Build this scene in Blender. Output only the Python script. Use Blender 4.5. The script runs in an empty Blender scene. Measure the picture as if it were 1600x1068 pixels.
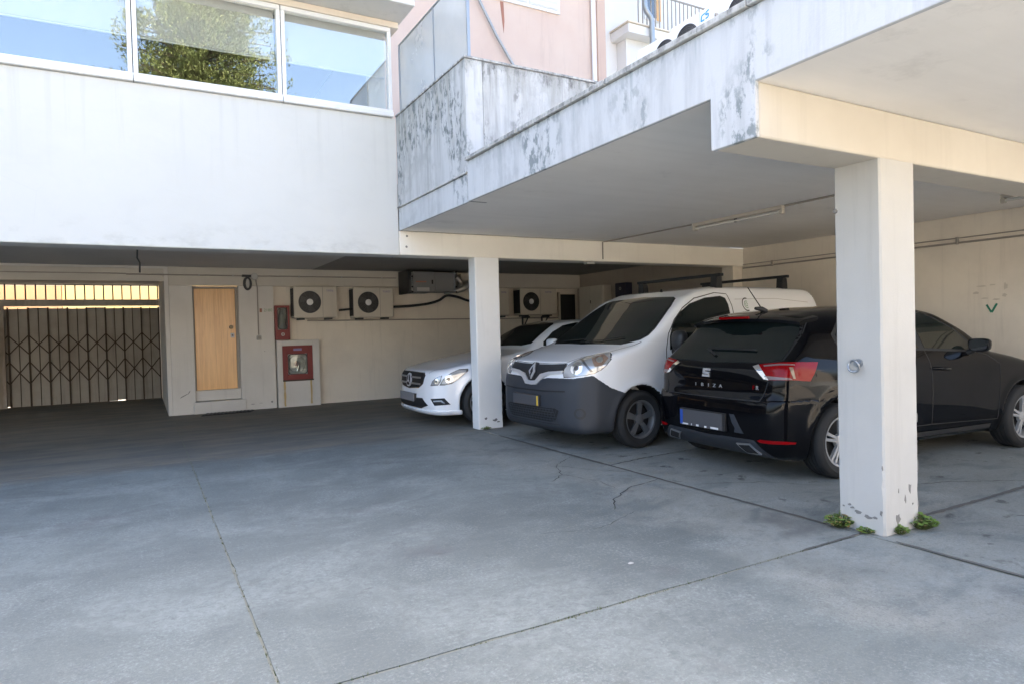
import bpy, bmesh, math, random
import numpy as np
from mathutils import Vector, Matrix
from mathutils.bvhtree import BVHTree
from mathutils.geometry import delaunay_2d_cdt

SC = bpy.context.scene
COL = SC.collection
random.seed(7)
RNG = np.random.default_rng(7)
PI = math.pi

# ------------------------------------------------------------------ camera, world, sun
cam_d = bpy.data.cameras.new('camera')
cam = bpy.data.objects.new('camera', cam_d)
COL.objects.link(cam)
SC.camera = cam
R3 = [(0.87143496, -0.48978066, -0.02675837), (-0.03288103, -0.00389966, -0.99945166), (0.48940775, 0.87183697, -0.0195028)]
cam.matrix_world = Matrix(((R3[0][0], -R3[1][0], -R3[2][0], 0), (R3[0][1], -R3[1][1], -R3[2][1], 0),
                           (R3[0][2], -R3[1][2], -R3[2][2], 1.33), (0, 0, 0, 1)))
cam_d.sensor_width = 36
cam_d.lens = 23.139
cam_d.clip_start = 0.05
cam_d.clip_end = 1000

SUN_EL, SUN_DX, SUN_DY = 46.0, 0.2, 1.0        # the sun stands behind the white building
w = bpy.data.worlds.new('World')
SC.world = w
w.use_nodes = True
nt = w.node_tree
for n in list(nt.nodes):
    nt.nodes.remove(n)
sky = nt.nodes.new('ShaderNodeTexSky')
sky.sky_type = 'NISHITA'
sky.sun_disc = False
sky.sun_elevation = math.radians(SUN_EL)
sky.sun_rotation = math.atan2(SUN_DX, SUN_DY)
sky.air_density = 0.85
sky.dust_density = 5.0
sky.ozone_density = 0.3
bg = nt.nodes.new('ShaderNodeBackground')
bg.inputs['Strength'].default_value = 0.15
wo = nt.nodes.new('ShaderNodeOutputWorld')
nt.links.new(sky.outputs[0], bg.inputs[0])
nt.links.new(bg.outputs[0], wo.inputs[0])
sun_d = bpy.data.lights.new('sun', 'SUN')
sun_d.energy = 2.6
sun_d.angle = math.radians(0.5)
sun_d.color = (1.0, 0.94, 0.85)
sun = bpy.data.objects.new('sun', sun_d)
COL.objects.link(sun)
_h = math.hypot(SUN_DX, SUN_DY)
_s = Vector((SUN_DX / _h * math.cos(math.radians(SUN_EL)), SUN_DY / _h * math.cos(math.radians(SUN_EL)), math.sin(math.radians(SUN_EL))))
sun.rotation_euler = _s.to_track_quat('Z', 'Y').to_euler()
sun.location = (0, 30, 40)
SC.view_settings.view_transform = 'Standard'
SC.view_settings.look = 'None'
SC.view_settings.gamma = 1.0
SC.view_settings.use_curve_mapping = False
SC.view_settings.exposure = 2.8

# ------------------------------------------------------------------ materials
def new_mat(name):
    m = bpy.data.materials.new(name)
    m.use_nodes = True
    return m, m.node_tree, m.node_tree.nodes['Principled BSDF']

def plain(name, col, rough=0.5, metal=0.0, coat=0.0, spec=0.5, ior=None, emit=None):
    m, nt, p = new_mat(name)
    p.inputs['Base Color'].default_value = (*col, 1)
    p.inputs['Roughness'].default_value = rough
    p.inputs['Metallic'].default_value = metal
    p.inputs['Coat Weight'].default_value = coat
    p.inputs['Coat Roughness'].default_value = 0.03
    p.inputs['Specular IOR Level'].default_value = spec
    if ior:
        p.inputs['IOR'].default_value = ior
    return m

class NB:
    """small helper to wire procedural nodes on world position"""
    def __init__(s, name):
        s.m, s.nt, s.p = new_mat(name)
        s.pos = s.nt.nodes.new('ShaderNodeNewGeometry').outputs['Position']
    def mapped(s, scale=(1, 1, 1), loc=(0, 0, 0), rot=(0, 0, 0)):
        n = s.nt.nodes.new('ShaderNodeMapping')
        n.inputs['Scale'].default_value = scale
        n.inputs['Location'].default_value = loc
        n.inputs['Rotation'].default_value = rot
        s.nt.links.new(s.pos, n.inputs[0])
        return n.outputs[0]
    def noise(s, scale=1, detail=4, rough=0.55, vec=None, dist=0.0):
        n = s.nt.nodes.new('ShaderNodeTexNoise')
        n.inputs['Scale'].default_value = scale
        n.inputs['Detail'].default_value = detail
        n.inputs['Roughness'].default_value = rough
        n.inputs['Distortion'].default_value = dist
        s.nt.links.new(vec if vec is not None else s.pos, n.inputs['Vector'])
        return n.outputs[0]
    def voro(s, scale=1, vec=None, feature='F1'):
        n = s.nt.nodes.new('ShaderNodeTexVoronoi')
        n.feature = feature
        n.inputs['Scale'].default_value = scale
        s.nt.links.new(vec if vec is not None else s.pos, n.inputs['Vector'])
        return n.outputs['Distance']
    def ramp(s, f, a, b, va=0.0, vb=1.0):
        n = s.nt.nodes.new('ShaderNodeMapRange')
        n.inputs[1].default_value = a
        n.inputs[2].default_value = b
        n.inputs[3].default_value = va
        n.inputs[4].default_value = vb
        s.nt.links.new(f, n.inputs[0])
        return n.outputs[0]
    def mix(s, f, a, b):
        n = s.nt.nodes.new('ShaderNodeMix')
        n.data_type = 'RGBA'
        for i, v in ((0, f), (6, a), (7, b)):
            if isinstance(v, (int, float)):
                n.inputs[i].default_value = v
            elif isinstance(v, tuple):
                n.inputs[i].default_value = (*v, 1)
            else:
                s.nt.links.new(v, n.inputs[i])
        return n.outputs[2]
    def math(s, op, a, b=0.0):
        n = s.nt.nodes.new('ShaderNodeMath')
        n.operation = op
        for i, v in ((0, a), (1, b)):
            if isinstance(v, (int, float)):
                n.inputs[i].default_value = v
            else:
                s.nt.links.new(v, n.inputs[i])
        return n.outputs[0]
    def axis(s, k):
        n = s.nt.nodes.new('ShaderNodeSeparateXYZ')
        s.nt.links.new(s.pos, n.inputs[0])
        return n.outputs[k]
    def color(s, c):
        if isinstance(c, tuple):
            s.p.inputs['Base Color'].default_value = (*c, 1)
        else:
            s.nt.links.new(c, s.p.inputs['Base Color'])
    def bump(s, h, strength=0.3, dist=0.01):
        n = s.nt.nodes.new('ShaderNodeBump')
        n.inputs['Strength'].default_value = strength
        n.inputs['Distance'].default_value = dist
        s.nt.links.new(h, n.inputs['Height'])
        s.nt.links.new(n.outputs[0], s.p.inputs['Normal'])
    def rough(s, v):
        if isinstance(v, (int, float)):
            s.p.inputs['Roughness'].default_value = v
        else:
            s.nt.links.new(v, s.p.inputs['Roughness'])

def painted(name, col, dirt_shade, amount=0.5, bump=0.12, streak=0.0, rough=0.85):
    """matt painted plaster: broad tone changes, fine grain, optional vertical streaks"""
    b = NB(name)
    n1 = b.noise(0.9, 5, 0.6)
    n2 = b.noise(9, 4, 0.6)
    c = b.mix(b.ramp(n1, 0.42, 0.72, 0, amount), col, dirt_shade)
    if streak:
        v = b.noise(3.5, 6, 0.65, b.mapped((2.6, 2.6, 0.16)))
        c = b.mix(b.ramp(v, 0.55, 0.75, 0, streak), c, tuple(x * 0.6 for x in dirt_shade))
    c = b.mix(b.ramp(n2, 0.5, 0.8, 0, 0.12), c, dirt_shade)
    b.color(c)
    b.rough(rough)
    b.bump(b.noise(140, 3, 0.6), bump, 0.004)
    return b.m

def soffit_mat(name, col, dirt_shade):
    b = NB(name)
    n = b.noise(0.8, 5, 0.6); st = b.noise(2.0, 6, 0.65, b.mapped((0.35, 3.2, 1), (0, 0, 0), (0, 0, math.radians(6))))
    c = b.mix(b.ramp(n, 0.38, 0.7, 0, 0.5), col, dirt_shade)
    c = b.mix(b.ramp(st, 0.45, 0.72, 0, 0.16), c, tuple(x * 0.86 for x in dirt_shade))
    c = b.mix(b.ramp(b.noise(1.3, 7, 0.7, b.mapped((1, 1, 1), (4, 2, 0))), 0.60, 0.70, 0, 0.3), c, tuple(x * 0.7 for x in dirt_shade))
    b.color(c); b.rough(0.9); b.bump(b.math('ADD', st, b.math('MULTIPLY', b.noise(90, 3, 0.6), 0.2)), 0.15, 0.008)
    return b.m

def weathered(name, col, grey, dark, lo, hi, zt, zb, moss=None, mossw=0.0, off=(0, 0, 0)):
    """old whitewashed concrete: rain streaks that run down from the top edge, flaking and lichen"""
    b = NB(name)
    raw = b.pos
    if any(off): b.pos = b.mapped((1, 1, 1), off)
    streak = b.noise(2.2, 7, 0.68, b.mapped((3.2, 3.2, 0.32)), 0.4)
    fine = b.noise(6.0, 8, 0.72, b.mapped((2.0, 2.0, 0.7)))
    spots = b.noise(17, 8, 0.75)
    patch = b.noise(1.3, 6, 0.66, None, 0.8)
    b.pos, keep = raw, b.pos
    z = b.ramp(b.axis(2), zb, zt, 0, 1)
    b.pos = keep
    c = b.mix(b.ramp(streak, lo, hi, 0, 0.75), col, grey)
    c = b.mix(b.ramp(b.math('MULTIPLY', patch, b.math('ADD', fine, 0.25)), 0.38, 0.5, 0, 0.55), c, grey)
    if moss:
        c = b.mix(b.ramp(b.math('MULTIPLY', b.math('ADD', streak, 0.0), b.math('ADD', b.math('MULTIPLY', z, 0.5), 0.6)), 0.42, 0.6, 0, mossw), c, moss)
    top = b.ramp(b.math('ADD', z, b.math('MULTIPLY', b.math('SUBTRACT', fine, 0.5), 0.9)), 0.9, 1.05, 0, 0.7)
    c = b.mix(b.math('MULTIPLY', top, b.ramp(spots, 0.36, 0.56, 0, 1)), c, dark)
    run = b.math('MULTIPLY', b.ramp(b.noise(2.0, 7, 0.7, b.mapped((5.5, 5.5, 0.14), (2, 0, 0)), 0.2), 0.56, 0.70, 0, 0.8), b.ramp(b.math('ADD', z, b.math('MULTIPLY', b.math('SUBTRACT', patch, 0.5), 1.6)), 0.25, 0.9, 0, 1))
    c = b.mix(run, c, tuple(x * 1.6 for x in dark))
    lich = b.math('MULTIPLY', b.ramp(b.noise(1.5, 3, 0.5, b.mapped((1, 1, 0.55), (3.3, 1.7, 0.4))), 0.57, 0.66, 0, 1), b.ramp(b.noise(9, 8, 0.7, b.mapped((1.4, 1.4, 0.8))), 0.50, 0.58, 0, 1))
    c = b.mix(b.math('MULTIPLY', lich, 0.85), c, dark)
    flake = b.ramp(b.noise(2.6, 7, 0.7, b.mapped((1.5, 1.5, 0.55), (5, 2, 1))), 0.62, 0.66, 0, 0.6)
    c = b.mix(flake, c, col)
    b.color(c)
    b.rough(0.92)
    b.bump(b.noise(60, 6, 0.7), 0.25, 0.006)
    return b.m

M = {}
def facade_mat():
    b = NB('white_facade_paint')
    z = b.axis(2)
    n1 = b.noise(0.7, 6, 0.6); trowel = b.noise(1.6, 5, 0.6, b.mapped((1, 1, 1.6)), 1.2)
    c = b.mix(b.ramp(n1, 0.38, 0.7, 0, 0.4), (0.651, 0.641, 0.599), (0.589, 0.581, 0.541))
    c = b.mix(b.ramp(trowel, 0.5, 0.72, 0, 0.25), c, (0.579, 0.570, 0.530))
    drip = b.math('MULTIPLY', b.ramp(b.noise(2.2, 6, 0.7, b.mapped((3.4, 3.4, 0.12))), 0.54, 0.74, 0, 0.5), b.ramp(z, 2.9, 4.0, 0, 1))
    c = b.mix(drip, c, (0.476, 0.469, 0.431))
    low = b.math('MULTIPLY', b.ramp(b.noise(3.0, 7, 0.7, b.mapped((1.2, 1.2, 2.4))), 0.48, 0.68, 0, 0.55), b.ramp(z, 2.62, 2.29, 0, 1))
    c = b.mix(low, c, (0.442, 0.430, 0.388))
    ck = b.voro(0.9, b.mapped((0.8, 0.8, 1.7), (0.3, 0, 0.2)), 'DISTANCE_TO_EDGE')
    c = b.mix(b.math('MULTIPLY', b.ramp(ck, 0.0, 0.0025, 0.22, 0), b.ramp(n1, 0.48, 0.58, 0, 1)), c, (0.510, 0.502, 0.462))
    b.color(c); b.rough(0.85)
    b.bump(b.math('ADD', b.math('MULTIPLY', trowel, 1.0), b.math('MULTIPLY', b.noise(120, 3, 0.6), 0.15)), 0.12, 0.02)
    return b.m
M['facade'] = facade_mat()
M['pillar'] = painted('pillar_paint', (0.514, 0.498, 0.462), (0.415, 0.398, 0.359), 0.5, 0.25, 0.22)
M['beam'] = painted('beam_paint', (0.57, 0.525, 0.445), (0.47, 0.425, 0.35), 0.5, 0.15, 0.15)
M['far_paint'] = painted('far_beam_paint', (0.84, 0.79, 0.69), (0.70, 0.65, 0.55), 0.5, 0.15, 0.12)  # brighter copy of the beam paint, standing in for light
M['far_pillar'] = painted('far_pillar_paint', (0.84, 0.83, 0.80), (0.70, 0.68, 0.63), 0.4, 0.2, 0.2)  # lightened copy of the pillar paint, light put into the colour
M['soffit'] = soffit_mat('soffit_paint', (0.86, 0.83, 0.785), (0.74, 0.71, 0.66))
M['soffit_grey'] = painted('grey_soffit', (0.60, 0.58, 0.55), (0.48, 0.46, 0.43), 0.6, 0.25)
M['innerwall'] = painted('inner_wall_paint', (0.76, 0.69, 0.58), (0.56, 0.50, 0.42), 0.6, 0.15, 0.25)
M['doorwall'] = painted('door_wall_paint', (0.64, 0.61, 0.56), (0.50, 0.47, 0.42), 0.5, 0.15, 0.2)
M['grimy'] = painted('grimy_wall_paint', (0.40, 0.34, 0.27), (0.30, 0.25, 0.20), 0.6, 0.15, 0.25)  # shade of the rear side wall put into a darker colour
M['grimy_soffit'] = painted('sooty_soffit', (0.30, 0.29, 0.27), (0.22, 0.21, 0.19), 0.6, 0.25)  # shade of the back ceiling put into a darker colour
M['header'] = painted('header_paint', (0.56, 0.52, 0.45), (0.44, 0.40, 0.34), 0.5, 0.15, 0.1)
M['fascia'] = weathered('weathered_fascia', (0.540, 0.549, 0.553), (0.396, 0.405, 0.410), (0.17, 0.20, 0.205), 0.48, 0.70, 2.99, 2.6)
M['parapet'] = weathered('weathered_parapet', (0.522, 0.527, 0.522), (0.342, 0.344, 0.337), (0.11, 0.135, 0.135), 0.42, 0.64, 4.0, 3.0, (0.323, 0.314, 0.257), 0.45)
M['parapet_front'] = weathered('weathered_parapet_front', (0.50, 0.505, 0.495), (0.31, 0.312, 0.305), (0.075, 0.077, 0.075), 0.38, 0.62, 4.0, 3.0, (0.30, 0.295, 0.25), 0.35, (7.1, 2.2, 5.3))
M['coping'] = weathered('coping_stone', (0.55, 0.55, 0.53), (0.36, 0.36, 0.34), (0.10, 0.10, 0.10), 0.40, 0.6, 3.0, 2.9)
M['pink'] = painted('pink_render', (0.66, 0.515, 0.43), (0.58, 0.40, 0.33), 0.4, 0.1, 0.25)
M['pinkdark'] = painted('pink_render_strip', (0.60, 0.44, 0.36), (0.54, 0.37, 0.30), 0.4, 0.1, 0.2)
M['paving'] = painted('pale_paving', (0.54, 0.49, 0.41), (0.46, 0.42, 0.35), 0.5, 0.3)  # unseen ground made pale to bounce more light under the roof
M['yardhouse'] = painted('yard_house_render', (0.44, 0.40, 0.34), (0.38, 0.34, 0.29), 0.4, 0.1)  # wall colour of the unseen house added for bounce light
M['whitehouse'] = painted('white_render', (0.80, 0.79, 0.77), (0.70, 0.68, 0.65), 0.4, 0.1, 0.1)
M['cream'] = painted('cream_render', (0.74, 0.66, 0.55), (0.64, 0.56, 0.45), 0.4, 0.1, 0.1)
M['yellow'] = painted('yellow_render', (0.78, 0.62, 0.29), (0.72, 0.55, 0.24), 0.4, 0.1)
M['orange'] = painted('orange_render', (0.62, 0.40, 0.22), (0.66, 0.30, 0.12), 0.4, 0.1)
M['white_metal'] = plain('white_window_frame', (0.80, 0.80, 0.79), 0.35)
M['grey_metal'] = plain('grey_metal', (0.33, 0.35, 0.37), 0.45, 0.4)
M['galv'] = plain('galvanised_metal', (0.36, 0.38, 0.40), 0.4, 0.8)
M['dark_metal'] = plain('dark_metal', (0.06, 0.06, 0.06), 0.5, 0.3)
M['black'] = plain('black_rubber', (0.012, 0.012, 0.012), 0.7)
M['blackpl'] = plain('black_plastic', (0.02, 0.02, 0.021), 0.45)
M['brass'] = plain('dull_brass', (.16, .13, .08), .45, .6)
M['chrome'] = plain('chrome', (0.75, 0.76, 0.78), 0.12, 1.0)
M['red'] = plain('red_cabinet_paint', (0.19, 0.018, 0.016), 0.5)
M['redlens'] = plain('red_lens', (0.24, 0.001, 0.003), 0.15, 0, 0, 0.25)
M['grey_plastic'] = plain('grey_plastic', (0.42, 0.41, 0.39), 0.5)
M['beige_plastic'] = plain('beige_plastic', (0.52, 0.47, 0.39), 0.5)
M['ac_beige'] = painted('beige_unit_paint', (0.58, 0.53, 0.44), (0.45, 0.40, 0.33), 0.4, 0.02, 0.1, 0.5)
M['ac_white'] = plain('white_unit_paint', (0.74, 0.74, 0.72), 0.45)
M['steelgrey'] = painted('duct_unit_steel', (0.20, 0.20, 0.20), (0.14, 0.14, 0.135), 0.5, 0.02, 0, 0.5)
M['pipe'] = plain('conduit_pipe', (0.30, 0.27, 0.23), 0.55)
M['pipe_dark'] = plain('dark_pipe_insulation', (0.02, 0.02, 0.02), 0.8)
M['alu_duct'] = plain('foil_duct', (0.45, 0.44, 0.42), 0.35, 0.7)
M['blue_mark'] = plain('blue_print', (0.02, 0.30, 0.85), 0.5)
M['violet_mark'] = plain('violet_print', (0.22, 0.19, 0.36), 0.5)
M['green_mark'] = plain('green_paint', (0.03, 0.20, 0.12), 0.7)
M['green_faint'] = plain('faded_green_paint', (0.20, 0.32, 0.17), 0.8)
M['red_faint'] = plain('faded_red_paint', (0.36, 0.16, 0.11), 0.8)
M['rust'] = plain('rust_stain', (0.50, 0.36, 0.16), 0.9)
M['blind'] = plain('roller_blind', (0.66, 0.65, 0.63), 0.8)
M['room'] = plain('dark_room', (0.05, 0.055, 0.06), 0.9)
M['tube'] = plain('fluorescent_tube_glass', (0.66, 0.64, 0.58), 0.25)
M['crack'] = plain('crack_dirt', (0.05, 0.05, 0.045), 0.95)
M['joint'] = painted('joint_dirt', (0.115, 0.11, 0.10), (0.08, 0.075, 0.065), 0.5, 0.4)
M['soil'] = painted('joint_soil', (0.20, 0.20, 0.165), (0.115, 0.125, 0.075), 0.5, 0.5)
M['bare'] = painted('bare_cement', (0.23, 0.22, 0.205), (0.14, 0.135, 0.12), 0.5, 0.4)
M['dry_leaf'] = plain('dry_weed_leaf', (0.26, 0.20, 0.07), 0.7)
M['scrape'] = plain('scraped_paint', (0.56, 0.50, 0.41), 0.9)
M['leaf'] = plain('weed_leaf', (0.15, 0.24, 0.045), 0.55)
M['moss'] = plain('joint_moss', (0.09, 0.11, 0.035), 0.9)
M['roof'] = painted('roof_gravel', (0.36, 0.35, 0.33), (0.28, 0.27, 0.25), 0.5, 0.4)

M['cglass0'] = plain('dim_window_glass', (.03, .035, .04), .05)
def glass_mat(name, tint, refl, gl=0.004):
    m, nt, p = new_mat(name)
    out = nt.nodes['Material Output']
    nt.nodes.remove(p)
    t = nt.nodes.new('ShaderNodeBsdfTransparent'); t.inputs[0].default_value = (*tint, 1)
    g = nt.nodes.new('ShaderNodeBsdfGlossy'); g.inputs['Roughness'].default_value = gl
    g.inputs[0].default_value = (0.93, 0.93, 0.89, 1)
    lw = nt.nodes.new('ShaderNodeFresnel'); lw.inputs[0].default_value = 1.5
    ad = nt.nodes.new('ShaderNodeMath'); ad.operation = 'ADD'; ad.use_clamp = True
    ad.inputs[1].default_value = refl
    nt.links.new(lw.outputs[0], ad.inputs[0])
    mx = nt.nodes.new('ShaderNodeMixShader')
    nt.links.new(ad.outputs[0], mx.inputs[0]); nt.links.new(t.outputs[0], mx.inputs[1]); nt.links.new(g.outputs[0], mx.inputs[2])
    nt.links.new(mx.outputs[0], out.inputs[0])
    return m
M['cabpane'] = glass_mat('cabinet_glass', (0.86, 0.88, 0.86), 0.0)
M['pane'] = glass_mat('window_glass', (0.97, 0.99, 0.99), 0.17)

def frosted():
    b = NB('dusty_frosted_glass')
    n = b.noise(2.2, 6, 0.65, b.mapped((1, 1, 0.8)))
    b.color(b.mix(b.ramp(n, 0.3, 0.75), (0.62, 0.625, 0.61), (0.53, 0.53, 0.51)))
    b.p.inputs['Transmission Weight'].default_value = 0.12
    b.rough(b.ramp(n, 0.3, 0.7, 0.12, 0.3))
    return b.m
M['frost'] = frosted()

def concrete():
    b = NB('yard_concrete')
    X, Y = b.axis(0), b.axis(1)
    big = b.noise(0.42, 6, 0.62, None, 0.6)
    mid = b.noise(2.3, 8, 0.68, None, 0.5)
    brush = b.noise(3.0, 8, 0.74, b.mapped((0.55, 2.8, 1), (0, 0, 0), (0, 0, math.radians(24))), 1.0)
    brush2 = b.noise(2.0, 8, 0.76, b.mapped((3.4, 0.45, 1), (4, 1, 0), (0, 0, math.radians(-38))), 0.6)
    arcs = b.noise(5.0, 6, 0.7, b.mapped((2.6, 0.35, 1), (1, 9, 0), (0, 0, math.radians(8))), 1.6)
    fine = b.noise(95, 5, 0.8)
    grit = b.noise(60, 6, 0.85)
    c = b.mix(b.ramp(big, 0.36, 0.64), (0.118, 0.134, 0.131), (0.178, 0.200, 0.190))
    c = b.mix(b.ramp(mid, 0.46, 0.70, 0, 0.5), c, (0.198, 0.223, 0.208))
    # paler, smoother strip along the pillars and under the garage roof
    wob = b.math('MULTIPLY', b.math('SUBTRACT', b.noise(0.8, 7, 0.66), 0.5), 2.2)
    zone = b.ramp(b.math('ADD', X, wob), 2.78, 3.22, 0, 0.88)
    c = b.mix(zone, c, b.mix(b.ramp(mid, 0.35, 0.65), (0.228, 0.232, 0.208), (0.299, 0.300, 0.269)))
    c = b.mix(b.ramp(brush, 0.54, 0.74, 0, 0.38), c, (0.234, 0.261, 0.243))
    c = b.mix(b.ramp(brush2, 0.58, 0.72, 0, 0.25), c, (0.234, 0.258, 0.239))
    c = b.mix(b.ramp(arcs, 0.62, 0.70, 0, 0.16), c, (0.263, 0.290, 0.270))
    c = b.mix(b.ramp(b.noise(1.7, 7, 0.7, b.mapped((1, 1.6, 1), (2, 5, 0)), 0.7), 0.52, 0.62, 0, 0.6), c, (0.127, 0.144, 0.142))
    c = b.mix(b.ramp(fine, 0.46, 0.64, 0, 0.6), c, (0.125, 0.133, 0.127))
    c = b.mix(b.ramp(grit, 0.55, 0.66, 0, 0.5), c, (0.279, 0.306, 0.285))
    c = b.mix(b.ramp(b.noise(23, 6, 0.8, b.mapped((1, 1, 1), (3, 3, 0))), 0.55, 0.64, 0, 0.55), c, (0.124, 0.134, 0.131))
    c = b.mix(b.ramp(b.math('MULTIPLY', b.noise(52, 6, 0.8, b.mapped((1, 1, 1), (6, 1, 0))), b.math('ADD', 0.62, b.math('MULTIPLY', mid, 0.76))), 0.52, 0.68, 0, 0.34), c, (0.40, 0.415, 0.41))
    c = b.mix(b.ramp(b.noise(44, 6, 0.8, b.mapped((1, 1, 1), (1, 8, 0))), 0.54, 0.66, 0, 0.40), c, (0.10, 0.11, 0.115))
    scuff = b.math('MULTIPLY', b.ramp(b.noise(0.75, 6, 0.66, b.mapped((1, 1.3, 1), (9, 4, 0)), 0.8), 0.47, 0.62, 0, 1), b.ramp(b.noise(16, 9, 0.8, b.mapped((1, 1.2, 1), (0, 0, 0), (0, 0, 0.5)), 0.6), 0.36, 0.66, 0, 0.7))
    c = b.mix(scuff, c, (0.278, 0.300, 0.284))
    # scattered pale grit, oil drips, tyre rubbed soot in the bays, undercroft shade and brown stain painted in together
    c = b.mix(b.ramp(b.voro(7), 0.014, 0.026, 0.8, 0), c, (0.308, 0.332, 0.305))
    oil = b.ramp(b.noise(1.1, 6, 0.66, b.mapped((1, 1, 1), (7, 3, 0))), 0.60, 0.70, 0, 0.6)
    c = b.mix(oil, c, (0.123, 0.123, 0.123))
    drips = b.math('MULTIPLY', b.ramp(b.noise(4.5, 4, 0.6, b.mapped((1, 1, 1), (1, 7, 0))), 0.62, 0.67, 0, 0.75), b.ramp(X, 3.8, 4.3, 0.25, 1))
    c = b.mix(drips, c, (0.07, 0.068, 0.066))
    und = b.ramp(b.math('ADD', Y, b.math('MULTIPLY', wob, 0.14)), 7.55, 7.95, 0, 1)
    dirt_shade = b.mix(b.ramp(b.noise(1.6, 6, 0.65, b.mapped((0.6, 2.2, 1))), 0.4, 0.62), (0.145, 0.138, 0.122), (0.225, 0.20, 0.155))
    c = b.mix(b.math('MULTIPLY', und, 0.78), c, dirt_shade)
    edge = b.math('MULTIPLY', b.ramp(b.math('ABSOLUTE', b.math('SUBTRACT', Y, 7.72), 0), 0.0, 0.22, 1, 0), b.ramp(b.noise(3.1, 6, 0.7, b.mapped((0.7, 3, 1))), 0.55, 0.66, 0, 0.7))
    c = b.mix(edge, c, (0.258, 0.284, 0.265))
    b.color(c)
    b.rough(b.ramp(mid, 0.3, 0.8, 0.66, 0.9))
    b.p.inputs['Specular IOR Level'].default_value = 0.3
    b.bump(b.math('ADD', b.math('MULTIPLY', fine, 0.7), b.math('MULTIPLY', grit, 0.6)), 0.4, 0.006)
    return b.m
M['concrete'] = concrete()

def wood():
    b = NB('door_wood')
    g = b.noise(2.2, 8, 0.65, b.mapped((22, 22, 0.9)), 0.4)
    g2 = b.noise(1.5, 3, 0.5, b.mapped((3, 3, 0.4)))
    c = b.mix(b.ramp(g, 0.35, 0.7), (0.80, 0.45, 0.16), (0.58, 0.29, 0.09))
    c = b.mix(b.ramp(g2, 0.4, 0.7, 0, 0.5), c, (0.84, 0.50, 0.20))
    b.color(c); b.rough(0.4); b.p.inputs['Coat Weight'].default_value = 0.6; b.p.inputs['Coat Roughness'].default_value = 0.25
    return b.m
M['wood'] = wood()
M['gatepaint'] = painted('old_gate_paint', (0.37, 0.34, 0.29), (0.21, 0.17, 0.13), 0.7, 0.2, 0.5, 0.7)
M['rustbar'] = painted('rusty_gate_bar', (0.07, 0.05, 0.035), (0.04, 0.025, 0.015), 0.6, 0.3, 0, 0.8)
M['flakepost'] = weathered('flaking_post', (0.42, 0.38, 0.33), (0.22, 0.16, 0.11), (0.05, 0.03, 0.02), 0.4, 0.6, 2.3, -0.5)

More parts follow.
